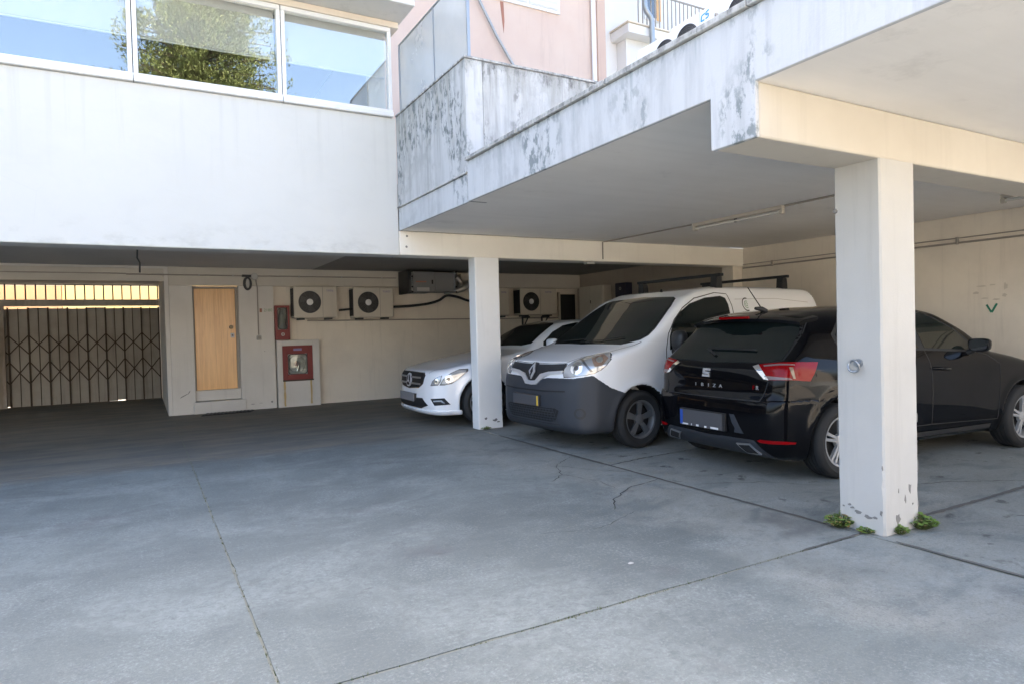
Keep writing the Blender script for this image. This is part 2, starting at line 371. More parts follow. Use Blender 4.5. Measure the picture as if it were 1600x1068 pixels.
# ------------------------------------------------------------------ mesh helpers
class MB:
    def __init__(s):
        s.v = []; s.f = []
    def add(s, vs, fs):
        o = len(s.v)
        s.v += [tuple(p) for p in vs]
        s.f += [tuple(i + o for i in f) for f in fs]
        return s
    def box(s, x0, x1, y0, y1, z0, z1):
        return s.add([(x0, y0, z0), (x1, y0, z0), (x1, y1, z0), (x0, y1, z0), (x0, y0, z1), (x1, y0, z1), (x1, y1, z1), (x0, y1, z1)],
                     [(0, 3, 2, 1), (4, 5, 6, 7), (0, 1, 5, 4), (1, 2, 6, 5), (2, 3, 7, 6), (3, 0, 4, 7)])
    def bar(s, a, b, w, h, up=(0, 0, 1)):
        a = Vector(a); b = Vector(b); d = (b - a).normalized(); u = Vector(up)
        if abs(d.dot(u)) > 0.95:
            u = Vector((1, 0, 0))
        r = d.cross(u).normalized() * w / 2; u = r.cross(d).normalized() * h / 2
        vs = [a - r - u, a + r - u, a + r + u, a - r + u, b - r - u, b + r - u, b + r + u, b - r + u]
        return s.add(vs, [(0, 1, 2, 3), (7, 6, 5, 4), (0, 4, 5, 1), (1, 5, 6, 2), (2, 6, 7, 3), (3, 7, 4, 0)])
    def tube(s, pts, r, n=8, caps=True):
        pts = [Vector(p) for p in pts]
        rings = []
        prev = None
        for i, p in enumerate(pts):
            d = (pts[min(i + 1, len(pts) - 1)] - pts[max(i - 1, 0)]).normalized()
            if prev is None:
                u = Vector((0, 0, 1)) if abs(d.z) < 0.9 else Vector((1, 0, 0))
            else:
                u = prev
            a = d.cross(u).normalized(); u = a.cross(d).normalized(); prev = u
            rr = r[i] if isinstance(r, (list, tuple)) else r
            rings.append([p + (a * math.cos(2 * PI * k / n) + u * math.sin(2 * PI * k / n)) * rr for k in range(n)])
        vs = [q for ring in rings for q in ring]; fs = []
        for i in range(len(pts) - 1):
            for k in range(n):
                fs.append((i * n + k, i * n + (k + 1) % n, (i + 1) * n + (k + 1) % n, (i + 1) * n + k))
        if caps:
            fs.append(tuple(reversed(range(n)))); fs.append(tuple((len(pts) - 1) * n + k for k in range(n)))
        return s.add(vs, fs)
    def lathe(s, prof, n=24, axis='y', c=(0, 0, 0), closed=False):
        """prof: list of (radius, offset along the axis)"""
        vs = []; fs = []; m = len(prof)
        for k in range(n):
            a = 2 * PI * k / n
            for r, t in prof:
                p = {'y': (r * math.cos(a), t, r * math.sin(a)), 'x': (t, r * math.cos(a), r * math.sin(a)), 'z': (r * math.cos(a), r * math.sin(a), t)}[axis]
                vs.append((p[0] + c[0], p[1] + c[1], p[2] + c[2]))
        for k in range(n):
            for i in range(m - 1 + (1 if closed else 0)):
                i2 = (i + 1) % m
                fs.append((k * m + i, k * m + i2, ((k + 1) % n) * m + i2, ((k + 1) % n) * m + i))
        return s.add(vs, fs)
    def prism(s, poly, f0, f1):
        """poly in 2D, f0/f1 map (a,b) to 3D for both ends"""
        n = len(poly)
        vs = [f0(*p) for p in poly] + [f1(*p) for p in poly]
        fs = [tuple(range(n)), tuple(reversed(range(n, 2 * n)))]
        for i in range(n):
            j = (i + 1) % n
            fs.append((j, i, i + n, j + n))
        return s.add(vs, fs)
    def mesh(s, name, mat, smooth=None):
        me = bpy.data.meshes.new(name)
        me.from_pydata(s.v, [], s.f)
        me.validate()
        bm = bmesh.new(); bm.from_mesh(me)
        bmesh.ops.recalc_face_normals(bm, faces=bm.faces)
        bm.to_mesh(me); bm.free()
        if mat is not None:
            me.materials.append(mat)
        if smooth is not None:
            me.shade_smooth()
            me.set_sharp_from_angle(angle=math.radians(smooth))
        return me
    def build(s, name, mat, parent=None, smooth=None, bevel=0.0, loc=None):
        o = bpy.data.objects.new(name, s.mesh(name, mat, smooth))
        COL.objects.link(o)
        if parent is not None:
            o.parent = parent
        if loc is not None:
            o.location = loc
        if bevel:
            b = o.modifiers.new('bevel', 'BEVEL'); b.width = bevel; b.segments = 2; b.limit_method = 'ANGLE'
            b.angle_limit = math.radians(40)
        return o

def tag(o, label=None, cat=None, group=None, kind=None):
    if label: o['label'] = label
    if cat: o['category'] = cat
    if group: o['group'] = group
    if kind: o['kind'] = kind
    return o

def thing(name, label, cat, group=None, loc=(0, 0, 0), rz=0.0):
    o = bpy.data.objects.new(name, None)
    COL.objects.link(o)
    o.location = loc; o.rotation_euler = (0, 0, rz); o.empty_display_size = 0.2
    return tag(o, label, cat, group)

def copy_tree(o, parent=None):
    c = o.copy(); COL.objects.link(c); c.parent = parent
    for ch in o.children:
        copy_tree(ch, c)
    return c

def text_mesh(name, s, size, mat, parent, M4, depth=0.0015):
    cu = bpy.data.curves.new(name, 'FONT'); cu.body = s; cu.size = size; cu.extrude = depth
    cu.align_x = 'CENTER'; cu.align_y = 'CENTER'
    t = bpy.data.objects.new(name, cu); COL.objects.link(t)
    dg = bpy.context.evaluated_depsgraph_get()
    me = bpy.data.meshes.new_from_object(t.evaluated_get(dg))
    bpy.data.objects.remove(t)
    me.materials.clear(); me.materials.append(mat)
    o = bpy.data.objects.new(name, me); COL.objects.link(o); o.parent = parent; o.matrix_local = M4
    return o
# ------------------------------------------------------------------ ground: concrete slabs cast in bays with open joints
gm = MB().add([(-300, -300, -0.0045), (300, -300, -0.0045), (300, 300, -0.0045), (-300, 300, -0.0045)], [(0, 1, 2, 3)])
ground = tag(gm.build('ground', M['soil']), kind='structure')
XJ = [-12.0, 0.41, 3.87, 9.03]
YJ = [-30.0, -2.6, 2.505, 5.15, 7.93, 12.9]
GAP = {('x', 0.41): 0.011, ('x', 3.87): 0.020, ('y', 2.505): 0.013, ('y', 5.15): 0.004, ('y', 7.93): 0.003, ('y', -2.6): 0.01}
def edge_pts(a, b, fixed, ax, side, seed):
    n = max(2, int(abs(b - a) / 0.12))
    g = GAP.get((ax, fixed), 0.004) / 2
    r = random.Random(seed)
    out = []
    for i in range(n + 1):
        t = a + (b - a) * i / n
        j = g + (r.random() * 0.6 - 0.2) * g if 0 < i < n else g
        if 0 < i < n and r.random() < 0.06:
            j += g * 1.2
        out.append((fixed + side * j, t) if ax == 'x' else (t, fixed + side * j))
    return out
def slab(x0, x1, y0, y1, k):
    p = edge_pts(x0, x1, y0, 'y', 1, k * 4)[:-1] + edge_pts(y0, y1, x1, 'x', -1, k * 4 + 1)[:-1] + \
        edge_pts(x1, x0, y1, 'y', -1, k * 4 + 2)[:-1] + edge_pts(y1, y0, x0, 'x', 1, k * 4 + 3)[:-1]
    dz = random.uniform(-0.002, 0.002)
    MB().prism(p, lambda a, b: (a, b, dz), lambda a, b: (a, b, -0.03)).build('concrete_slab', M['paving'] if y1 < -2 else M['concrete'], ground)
k = 0
for i in range(3):
    for j in range(5):
        k += 1
        slab(XJ[i], XJ[i + 1], YJ[j], YJ[j + 1], k)
for x0, x1, y0, y1 in ((-12, 0.44, 12.9, 30.0), (9.03, 30, -30, 2.3), (-30, -12, -30, 30)):
    k += 1
    slab(x0, x1, y0, y1, k)

def crack(pts, wd, jit=.012, mat='crack'):
    r = random.Random(len(pts) * 7 + int(pts[0][0] * 100)); P = []
    for (a, b) in zip(pts[:-1], pts[1:]):
        n = max(2, int(math.dist(a, b) / 0.05))
        for i in range(n):
            t = i / n
            P.append((a[0] + (b[0] - a[0]) * t + r.uniform(-jit, jit), a[1] + (b[1] - a[1]) * t + r.uniform(-jit, jit)))
    P.append(pts[-1])
    m = MB(); vs = []; fs = []
    for i, p in enumerate(P):
        q = P[min(i + 1, len(P) - 1)]; o = P[max(i - 1, 0)]
        d = Vector((q[0] - o[0], q[1] - o[1])).normalized(); nrm = Vector((-d.y, d.x))
        ww = wd * r.uniform(0.35 if jit > .01 else .7, 1.0) / 2 * (0.4 if i in (0, len(P) - 1) else 1)
        vs += [(p[0] - nrm.x * ww, p[1] - nrm.y * ww, 0.0035), (p[0] + nrm.x * ww, p[1] + nrm.y * ww, 0.0035)]
        if i:
            fs.append((2 * i - 2, 2 * i - 1, 2 * i + 1, 2 * i))
    m.add(vs, fs).build('crack', M[mat], ground)
for pts, wd in (
    ([(3.80, 5.62), (3.45, 5.35), (3.28, 4.98), (3.05, 4.80)], .010), ([(3.45, 5.35), (3.62, 5.0), (3.83, 4.72)], .008),
    ([(3.85, 4.35), (3.45, 4.25), (3.12, 4.02), (2.95, 3.8)], .012), ([(3.28, 4.98), (3.40, 4.6), (3.35, 4.3)], .006),
    ([(3.88, 5.05), (4.3, 5.12), (4.9, 5.17), (5.6, 5.16)], .018), ([(4.05, 4.0), (4.5, 3.75), (4.75, 3.4)], .010),
    ([(3.1, 3.7), (2.6, 3.5), (2.2, 3.62)], .005), ([(0.43, 8.3), (-0.4, 8.0), (-1.2, 8.2)], .006),
    ([(4.9, 3.1), (5.6, 2.95), (6.3, 2.53)], .012), ([(5.7, 2.5), (6.2, 2.3), (6.5, 2.2)], .006), ([(1.0, 6.9), (1.8, 6.5), (2.4, 6.6)], .005)):
    crack(pts, wd)
for pts, wd in (([(3.872, 2.75), (3.868, 4.2), (3.874, 5.6), (3.878, 7.3)], .034), ([(4.30, 2.505), (5.2, 2.50), (6.4, 2.51), (8.9, 2.505)], .040), ([(3.885, 2.3), (3.88, 1.6), (3.885, 0.8)], .030), ([(3.3, 2.502), (3.86, 2.507)], .022)):
    crack(pts, wd, .004, 'joint')
# moss and grass in the joints: uncountable
mm = MB(); r = random.Random(3)
def tuft(x, y, h, n):
    for _ in range(n):
        a = r.uniform(0, 2 * PI); l = h * r.uniform(0.5, 1.1); px = x + r.uniform(-.012, .012); py = y + r.uniform(-.012, .012)
        dx, dy = math.cos(a), math.sin(a)
        mm.add([(px - dy * .003, py + dx * .003, -0.01), (px + dy * .003, py - dx * .003, -0.01), (px + dx * l * .7, py + dy * l * .7, l)], [(0, 1, 2)])
for _ in range(150):
    y = r.uniform(1.0, 8.0); tuft(0.41 + r.uniform(-.006, .006), y, 0.004 + 0.009 * (r.random() ** 4), 3)
for _ in range(130):
    x = r.uniform(0.3, 3.9); tuft(x, 2.505 + r.uniform(-.006, .006), 0.004 + 0.008 * (r.random() ** 3), 3)
for _ in range(9):
    tuft(1.72 + r.gauss(0, .07), 2.505 + r.gauss(0, .006), 0.010, 5)
tag(mm.build('joint_grass', M['moss'], ground), kind='stuff')

# ------------------------------------------------------------------ garage: slab, beams, pillars, walls
XF = 2.841
gar = thing('garage', 'open concrete garage with weathered white roof edge, cream beams and square white pillars', 'garage', loc=(6, 5, 0))
def gpart(name, mb, mat, bevel=0.0, parent=None, smooth=None):
    o = mb.build(name, mat, parent or gar, smooth, bevel)
    o.location = (-6, -5, 0) if parent is None or parent is gar else (0, 0, 0)
    return o
m = MB().box(XF + .22, 9.25, 1.2, 7.895, 2.60, 2.96)
gpart('roof_slab', m, M['soffit'])
FP = [(1.2, 2.595), (2.3875, 2.595), (2.3875, 2.303), (2.700, 2.303), (2.700, 2.595), (5.868, 2.595), (5.868, 2.985), (1.2, 2.985)]
m = MB().prism(FP, lambda a, b: (XF, a, b), lambda a, b: (XF + .03, a, b))
gpart('roof_fascia', m, M['fascia'], .006)
gpart('edge_beam', MB().box(XF + .031, XF + .218, 1.202, 5.866, 2.599, 2.984), M['soffit'])
m = MB().box(XF + .012, XF + .04, 5.905, 7.895, 2.595, 2.872)
gpart('roof_fascia', m, M['fascia'], .005)
gpart('edge_beam', MB().box(XF + .041, XF + .218, 5.907, 7.893, 2.599, 2.871), M['soffit'])
m = MB().box(XF + .03, XF + .214, 5.868, 5.905, 2.60, 2.86)
gpart('expansion_joint', m, M['bare'])
# coping built from separate lengths
y = 1.2; r = random.Random(5)
while y < 5.86:
    l = min(1.22, 5.872 - y)
    gpart('coping_stone', MB().box(XF - .028 + r.uniform(-.004, .004), XF + .25, y, y + l - .008, 2.988, 3.022 + r.uniform(-.004, .004)), M['coping'], .006)
    y += l
gpart('drip_ledge', MB().box(XF - .012, XF + .06, 5.885, 7.89, 2.874, 2.892), M['coping'], .004)
# beams
gpart('beam', MB().box(XF + .0305, 9.03, 2.389, 2.698, 2.305, 2.598), M['beam'], .012)
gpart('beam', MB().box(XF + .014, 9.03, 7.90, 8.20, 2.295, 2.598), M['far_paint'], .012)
# small old holes on the end of the far beam
for (x, z) in ((2.955, 2.535), (2.945, 2.40)):
    gpart('plugged_hole', MB().lathe([(0.0, 7.897), (0.014, 7.897), (0.016, 7.901)], 10, 'y', (x, 0, z)), M['bare'])
def chips(x0, x1, y0, y1, spec):
    """flaked plaster: bare cement scars with a ragged outline on a pillar face"""
    r = random.Random(11)
    for face, a, z, w_, h_ in spec:
        n = 11; poly = []
        for i in range(n):
            t = 2 * PI * i / n; rr = r.uniform(0.45, 1.0)
            poly.append((a + math.cos(t) * w_ * rr, z + math.sin(t) * h_ * rr))
        if face == 'L':
            m = MB().prism(poly, lambda p, q: (x0 - .0025, p, q), lambda p, q: (x0 + .004, p, q))
        else:
            m = MB().prism(poly, lambda p, q: (p, y0 - .0025, q), lambda p, q: (p, y0 + .004, q))
        gpart('flaked_patch', m, M['bare'])
def pillar(x0, x1, y0, y1, top, seed, mat='pillar'):
    bm = bmesh.new(); r = random.Random(seed)
    nz = 46; P = []
    for i in range(nz + 1):
        z = top * i / nz
        ring = []
        for (x, y) in ((x0, y0), (x1, y0), (x1, y1), (x0, y1)):
            wear = (0.004 if z > .5 else 0.008) * r.random() if r.random() < (0.5 if z < .6 else 0.2) else 0.0
            cx, cy = (x0 + x1) / 2, (y0 + y1) / 2
            flare = 0.0
            sx = 1 if x > cx else -1; sy = 1 if y > cy else -1
            dx, dy = x + sx * flare, y + sy * flare
            c = 0.010 + wear
            # two verts per corner give the chamfer
            if (sx, sy) in ((-1, -1), (1, 1)):
                ring += [(dx, dy - sy * c, z), (dx - sx * c, dy, z)]
            else:
                ring += [(dx - sx * c, dy, z), (dx, dy - sy * c, z)]
        P.append([bm.verts.new(p) for p in ring])
    for i in range(nz):
        for k in range(8):
            bm.faces.new((P[i][k], P[i][(k + 1) % 8], P[i + 1][(k + 1) % 8], P[i + 1][k]))
    bm.faces.new(P[0][::-1]); bm.faces.new(P[-1])
    bmesh.ops.recalc_face_normals(bm, faces=bm.faces)
    me = bpy.data.meshes.new('pillar'); bm.to_mesh(me); bm.free(); me.materials.append(M[mat])
    o = bpy.data.objects.new('pillar', me); COL.objects.link(o); o.parent = gar; o.location = (-6, -5, 0)
    return o
pillar(3.923, 4.288, 2.3885, 2.693, 2.306, 1)
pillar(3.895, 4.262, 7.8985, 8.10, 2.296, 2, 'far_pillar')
chips(3.923, 4.288, 2.389, 2.693, [('L', 2.56, .115, .035, .014), ('L', 2.50, .098, .035, .016), ('L', 2.45, .105, .022, .012), ('L', 2.62, .15, .015, .010), ('L', 2.41, .14, .010, .02), ('L', 2.40, .42, .006, .018), ('L', 2.66, .135, .012, .008), ('L', 2.60, .135, .02, .008),
      ('F', 4.19, .26, .018, .045), ('F', 4.14, .20, .010, .030), ('F', 4.07, .26, .005, .018), ('F', 4.06, .085, .03, .045), ('F', 4.22, .16, .010, .010), ('F', 4.282, .40, .005, .06), ('F', 4.283, .70, .004, .03), ('F', 4.281, .15, .006, .03)])
chips(3.895, 4.262, 7.899, 8.10, [('F', 4.00, .14, .03, .02), ('F', 4.15, .11, .05, .025), ('F', 4.19, .085, .035, .014), ('F', 4.255, .62, .006, .05), ('F', 4.256, .33, .006, .04), ('F', 4.255, .95, .005, .04)])
# walls of the garage
gpart('right_wall', MB().box(9.03, 9.25, 0.7, 8.05, -0.03, 2.598), M['innerwall'])
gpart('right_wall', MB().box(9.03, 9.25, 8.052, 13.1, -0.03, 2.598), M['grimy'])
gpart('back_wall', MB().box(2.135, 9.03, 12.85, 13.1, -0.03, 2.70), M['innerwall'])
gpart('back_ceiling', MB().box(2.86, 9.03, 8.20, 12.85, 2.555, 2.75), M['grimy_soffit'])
gpart('wall_header', MB().box(0.42, 9.03, 12.74, 12.848, 2.235, 2.553), M['header'], .006)
gpart('corner_post', MB().box(8.80, 9.028, 7.93, 8.18, -0.03, 2.294), M['innerwall'], .008)

# ------------------------------------------------------------------ white building on the left
YF = 7.903
wb = thing('white_building', 'white rendered building with a band of windows above the dark undercroft', 'building', loc=(-4, 9, 0))
def wpart(name, mb, mat, bevel=0.0, parent=None, smooth=None):
    o = mb.build(name, mat, parent or wb, smooth, bevel)
    if parent is None: o.location = (4, -9, 0)
    return o
XW = 2.838
wpart('facade_wall', MB().box(-12, 2.852, YF, YF + .30, 2.293, 3.995), M['facade'], .01)
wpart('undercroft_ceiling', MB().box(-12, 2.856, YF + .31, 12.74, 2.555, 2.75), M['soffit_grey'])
wpart('upper_wall', MB().box(-12, XW, YF + .02, YF + .30, 5.502, 6.7), M['facade'])
wpart('window_head', MB().box(-12, XW + .08, YF - .02, YF + .28, 5.115, 5.188), M['cream'], .006)
wpart('eaves_slab', MB().box(-12, 2.955, 7.40, YF + .3, 5.192, 5.50), M['facade'], .01)
wpart('side_wall', MB().box(XW - .25, XW - .002, YF + .31, 16.9, 2.76, 6.7), M['facade'])
wpart('rear_wall', MB().box(-12, XW - .26, 16.95, 17.2, 2.60, 6.7), M['facade'])
wpart('roof', MB().box(-12, XW, YF + .02, 17.2, 6.71, 6.8), M['roof'])
wpart('room_floor', MB().box(-12, XW - .26, YF + .305, 12.5, 3.90, 3.99), M['room'])
wpart('room_wall', MB().box(-12, XW - .26, 12.5, 12.6, 3.99, 5.18), M['room'])
wpart('room_ceiling', MB().box(-12, XW - .26, YF + .305, 12.5, 5.185, 5.25), M['room'])
# sill rail, built in lengths that meet under the mullions
edges = [-7.6, -6.08, -4.56, -3.04, -1.52, 0.008, 1.50, 2.822]
r = random.Random(2)
for a, b in zip(edges[:-1], edges[1:]):
    win = wpart('window', MB().box(a + .002, b - .002, YF - .045, YF + .10, 4.000, 4.062), M['white_metal'], .012)
    MB().box(a + .001, b - .001, YF - .012, YF + .09, 4.064, 4.096).build('sill_rail', M['white_metal'], win, bevel=.004)
    f = MB()
    f.box(a + .004, a + .048, YF - .005, YF + .08, 4.098, 5.06); f.box(b - .048, b - .004, YF - .005, YF + .08, 4.098, 5.06)
    f.box(a + .004, b - .004, YF - .005, YF + .08, 5.062, 5.112)
    f.build('frame', M['white_metal'], win, bevel=.005)
    MB().box(a + .05, b - .05, YF + .030, YF + .036, 4.098, 5.06).build('pane', M['pane'], win)
    MB().box(a + .052, b - .052, YF + .13, YF + .134, 4.535 + r.uniform(-.006, .006), 5.10).build('blind', M['blind'], win)
    MB().box(a + .052, b - .052, YF + .122, YF + .142, 4.515, 4.533).build('blind_rail', M['white_metal'], win, bevel=.003)
# wall piece round the wooden door
m = MB()
m.box(0.42, 0.786, 12.74, 13.1, -0.03, 2.233); m.box(1.532, 2.133, 12.74, 13.1, -0.03, 2.233)
wpart('door_wall', m, M['doorwall'], .008)
wpart('door_riser', MB().box(0.787, 1.531, 12.80, 13.1, 0.215, 0.395), M['doorwall'], .006)
wpart('door_step', MB().box(0.745, 1.60, 12.70, 13.1, -0.02, 0.205), M['doorwall'], .01)
dr = wpart('door', MB().box(0.815, 1.485, 12.86, 12.905, 0.40, 2.19), M['wood'], .004)
fr = MB(); fr.box(0.789, 0.812, 12.83, 12.95, 0.397, 2.231); fr.box(1.488, 1.530, 12.83, 12.95, 0.397, 2.231); fr.box(0.813, 1.487, 12.83, 12.95, 2.193, 2.231)
fr.build('door_frame', M['pipe'], dr)
MB().lathe([(0, -.06), (.028, -.058), (.036, -.04), (.026, -.02), (.014, -.01), (.03, -.006), (.034, 0)], 16, 'y', (1.405, 12.858, 1.50)).build('door_knob', M['brass'], dr, 40)
m = MB().box(1.395, 1.455, 12.852, 12.859, 1.31, 1.39); m.lathe([(0, -.012), (.012, -.012), (.012, 0)], 10, 'y', (1.425, 12.852, 1.345))
m.build('lock_plate', M['grey_plastic'], dr)
MB().lathe([(0, 12.836), (.013, 12.836), (.013, 12.8515)], 10, 'y', (1.425, 0, 1.352)).build('lock_barrel', M['black'], dr)
for (cx, cz, a, b, ang) in ((.60, .33, .10, .010, .5), (.68, .38, .05, .008, 1.0), (2.05, .12, .03, .025, 0), (1.72, .10, .05, .006, 0), (1.86, .11, .04, .005, 0), (1.95, 1.05, .012, .008, 0)):
    rr_ = random.Random(int(cx * 100)); n = 10; P = []
    for i in range(n):
        t = 2 * PI * i / n; q = rr_.uniform(.5, 1); x_, z_ = a * math.cos(t) * q, b * math.sin(t) * q
        P.append((cx + x_ * math.cos(ang) - z_ * math.sin(ang), cz + x_ * math.sin(ang) + z_ * math.cos(ang)))
    wpart('flaked_patch', MB().prism(P, lambda p, q: (p, 12.738, q), lambda p, q: (p, 12.744, q)), M['bare'])
# gate recess
wpart('recess_wall', MB().box(0.355, 0.418, 12.742, 16.9, -0.03, 2.52), M['doorwall'])
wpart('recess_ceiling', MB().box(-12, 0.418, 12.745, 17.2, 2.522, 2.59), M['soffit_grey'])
wpart('recess_header', MB().box(-12, 0.353, 12.742, 12.86, 2.30, 2.52), M['header'], .006)
wpart('left_wall', MB().box(-12.2, -12.0, 7.9, 17.2, 0, 2.5), M['innerwall'])

# ------------------------------------------------------------------ scissor gate with a grille above
gt = thing('folding_gate', 'old rusty scissor lattice gate with grey steel sheets at the end of the undercroft', 'gate', loc=(-1.2, 16.7, 0))
def tp(name, mb, mat, par, bevel=0, smooth=None):
    o = mb.build(name, mat, par, smooth, bevel); o.location = -Vector(par.location); return o
PX = [0.335 - 0.3385 * i for i in range(16)]
for i in range(15):
    x1, x0 = PX[i], PX[i + 1]
    mid = (x0 + x1) / 2; dz = r.uniform(-.03, .02)
    tp('steel_sheet', MB().box(x0 + .003, mid + .006, 16.74, 16.75, 0.004 + .022 * max(0, r.uniform(-1.5, 1)), 2.018 + dz * .6), M['gatepaint'], gt)
    tp('steel_sheet', MB().box(mid - .006, x1 + .018, 16.7305, 16.7385, 0.004 + .022 * max(0, r.uniform(-1.5, 1)), 2.018 + dz * .6), M['gatepaint'], gt)
for i, x in enumerate(PX):
    tp('gate_bar', MB().box(x - .014, x + .014, 16.68, 16.73, 0.012, 2.035), M['rustbar'], gt, .003)
for i in range(15):
    mid = (PX[i] + PX[i + 1]) / 2
    tp('sheet_rib', MB().box(mid - .007, mid + .007, 16.712, 16.7295, 0.012, 2.03), M['rustbar'], gt, .002)
for i in range(15):
    x1, x0 = PX[i], PX[i + 1]
    for za, zb in ((1.47, 1.08), (1.08, 1.47), (0.93, 0.48), (0.48, 0.93)):
        tp('lattice_strap', MB().bar((x0, 16.668 + (.006 if za > zb else 0), za), (x1, 16.668 + (.006 if za > zb else 0), zb), .005, .022, (0, 0, 1)), M['rustbar'], gt)
tp('gate_track', MB().box(-4.8, 0.354, 16.64, 16.78, 2.06, 2.195), M['gatepaint'], gt, .006)
tp('floor_track', MB().box(-4.8, 0.354, 16.66, 16.76, 0.0015, 0.008), M['rustbar'], gt)
tp('side_wall', MB().box(-12, -4.82, 16.66, 16.8, -.02, 2.52), M['innerwall'], gt)
tp('gate_post', MB().box(-2.56, -2.42, 16.58, 16.66, 0, 2.06), M['flakepost'], gt, .006)
grl = thing('window_grille', 'row of thin vertical bars above the scissor gate with yellow light behind', 'grille', loc=(-1.2, 16.7, 2.2))
x = 0.33
while x > -4.8:
    tp('grille_bar', MB().box(x - .012, x + .012, 16.70, 16.73, 2.197, 2.52), M['rustbar'], grl)
    x -= 0.171
tp('grille_rail', MB().box(-4.8, 0.354, 16.69, 16.74, 2.505, 2.521), M['rustbar'], grl)

# ------------------------------------------------------------------ terrace with weathered parapet and glass screen
ter = thing('roof_terrace', 'stained concrete terrace parapet with a frosted glass screen above the garage roof', 'terrace', loc=(5, 6.8, 2.9))
tp('parapet_side', MB().box(XF + .008, XF + .20, 5.878, 7.895, 2.893, 4.005), M['parapet'], ter, .008)
tp('parapet_front', MB().box(XF + .202, 6.30, 5.880, 6.05, 2.962, 4.003), M['parapet_front'], ter, .008)
tp('terrace_floor', MB().box(XF + .202, 6.30, 6.052, 12.9, 2.962, 3.30), M['roof'], ter)
cp = MB().box(XF - .004, XF + .215, 5.862, 7.89, 4.006, 4.026); cp.box(XF + .216, 6.30, 5.862, 6.065, 4.006, 4.026)
tp('parapet_cap', cp, M['coping'], ter, .004)
for a, b in ((5.90, 6.72), (6.735, 7.80)):
    g = tp('glass_panel', MB().box(XF + .055, XF + .067, a, b, 4.03, 4.868), M['frost'], ter)
m = MB().box(XF + .045, XF + .077, 5.875, 5.898, 4.028, 4.885); m.box(XF + .045, XF + .077, 6.721, 6.734, 4.028, 4.868); m.box(XF + .045, XF + .077, 7.801, 7.835, 4.028, 4.885)
m.box(XF + .045, XF + .077, 5.898, 7.801, 4.869, 4.884)
tp('screen_frame', m, M['galv'], ter, .002)

# ------------------------------------------------------------------ houses behind
def house(name, label, cat, loc): return thing(name, label, cat, loc=loc)
ph = house('pink_house', 'pale pink rendered house behind the terrace parapet', 'house', (6, 14, 0))
tp('wall', MB().box(2.86, 9.98, 13.11, 20, 3.0, 16.0), M['pink'], ph)
tp('corner_strip', MB().box(9.98, 10.225, 13.08, 20, 0, 16.0), M['pinkdark'], ph)
tp('roof', MB().box(2.5, 10.4, 12.9, 20.2, 16.0, 16.2), M['cream'], ph)
wn = tp('window', MB().box(7.12, 8.88, 13.07, 13.108, 8.74, 10.2), M['white_metal'], ph)
for a, b in ((7.19, 7.97), (8.02, 8.81)):
    o = MB().box(a, b, 13.055, 13.069, 8.81, 10.13).build('pane', M['blind'], wn)
    for kz in range(9):
        MB().box(a + .03, b - .03, 13.045, 13.0545, 8.84 + kz * .14, 8.93 + kz * .14).build('shutter_slat', M['ac_white'], wn, bevel=.004)
tp('downpipe', MB().tube([(9.83, 13.04, 3.0), (9.83, 13.04, 13.9)], .055, 10), M['white_metal'], ph, smooth=40)
tp('rust_streak', MB().prism([(7.28, 8.72), (7.37, 8.72), (7.385, 8.30), (7.36, 8.02), (7.33, 8.25)], lambda a, b: (a, 13.106, b), lambda a, b: (a, 13.1095, b)), M['red_faint'], ph)
tp('wall_cable', MB().tube([(6.30, 13.03, 9.6), (6.72, 13.03, 8.58), (7.12, 13.03, 7.9), (7.57, 13.03, 7.26), (8.1, 13.03, 6.4)], .032, 8), M['galv'], ph, smooth=50)
wh = house('white_house', 'white rendered house with a railed balcony and grey drainpipe beside the pink house', 'house', (13, 16, 0))
tp('wall', MB().box(10.23, 22, 14.3, 22, 0, 15), M['whitehouse'], wh)
tp('balcony_slab', MB().box(11.35, 22, 13.55, 14.298, 9.02, 9.26), M['whitehouse'], wh, .02)
tp('balcony_corbel', MB().box(11.30, 22, 13.50, 14.298, 9.262, 9.30), M['cream'], wh, .01)
tp('balcony_wall', MB().box(11.55, 22, 13.9, 14.298, 7.2, 9.018), M['whitehouse'], wh)
m = MB().box(11.4, 15.2, 13.60, 13.63, 10.20, 10.24)
rl = tp('balcony_railing', m, M['pipe'], wh)
x = 11.75
while x < 15.2:
    MB().box(x - .011, x + .011, 13.604, 13.626, 9.30, 10.20).build('baluster', M['pipe'], rl); x += 0.148
dp = tp('drainpipe', MB().tube([(11.84, 13.45, 12.5), (11.84, 13.45, 9.75), (11.88, 13.45, 9.62), (12.02, 13.45, 9.50), (12.07, 13.45, 9.38), (12.07, 13.45, 3.0)], .07, 10), M['galv'], wh, smooth=50)
MB().lathe([(.07, 0), (.11, .02), (.11, .16), (.07, .18)], 12, 'z', (11.70, 13.45, 9.95)).build('pipe_collar', M['galv'], dp, 40)
wd = tp('balcony_window', MB().box(12.55, 13.15, 14.26, 14.298, 9.9, 11.6), M['white_metal'], wh)
MB().box(12.62, 12.95, 14.245, 14.259, 9.98, 11.5).build('pane', M['pane'], wd)
MB().box(12.97, 13.12, 14.235, 14.259, 9.92, 11.55).build('shutter', M['wood'], wd)
ch = house('cream_house', 'cream house at the back behind the rooftop cooling units', 'house', (20, 22, 0))
tp('wall', MB().box(22.1, 34, 18, 26, 0, 18), M['cream'], ch)
tp('roof', MB().box(21.8, 34.3, 17.7, 26.3, 18, 18.3), M['orange'], ch)
tp('cornice', MB().box(22.0, 34.1, 17.85, 17.998, 15.2, 15.5), M['whitehouse'], ch)
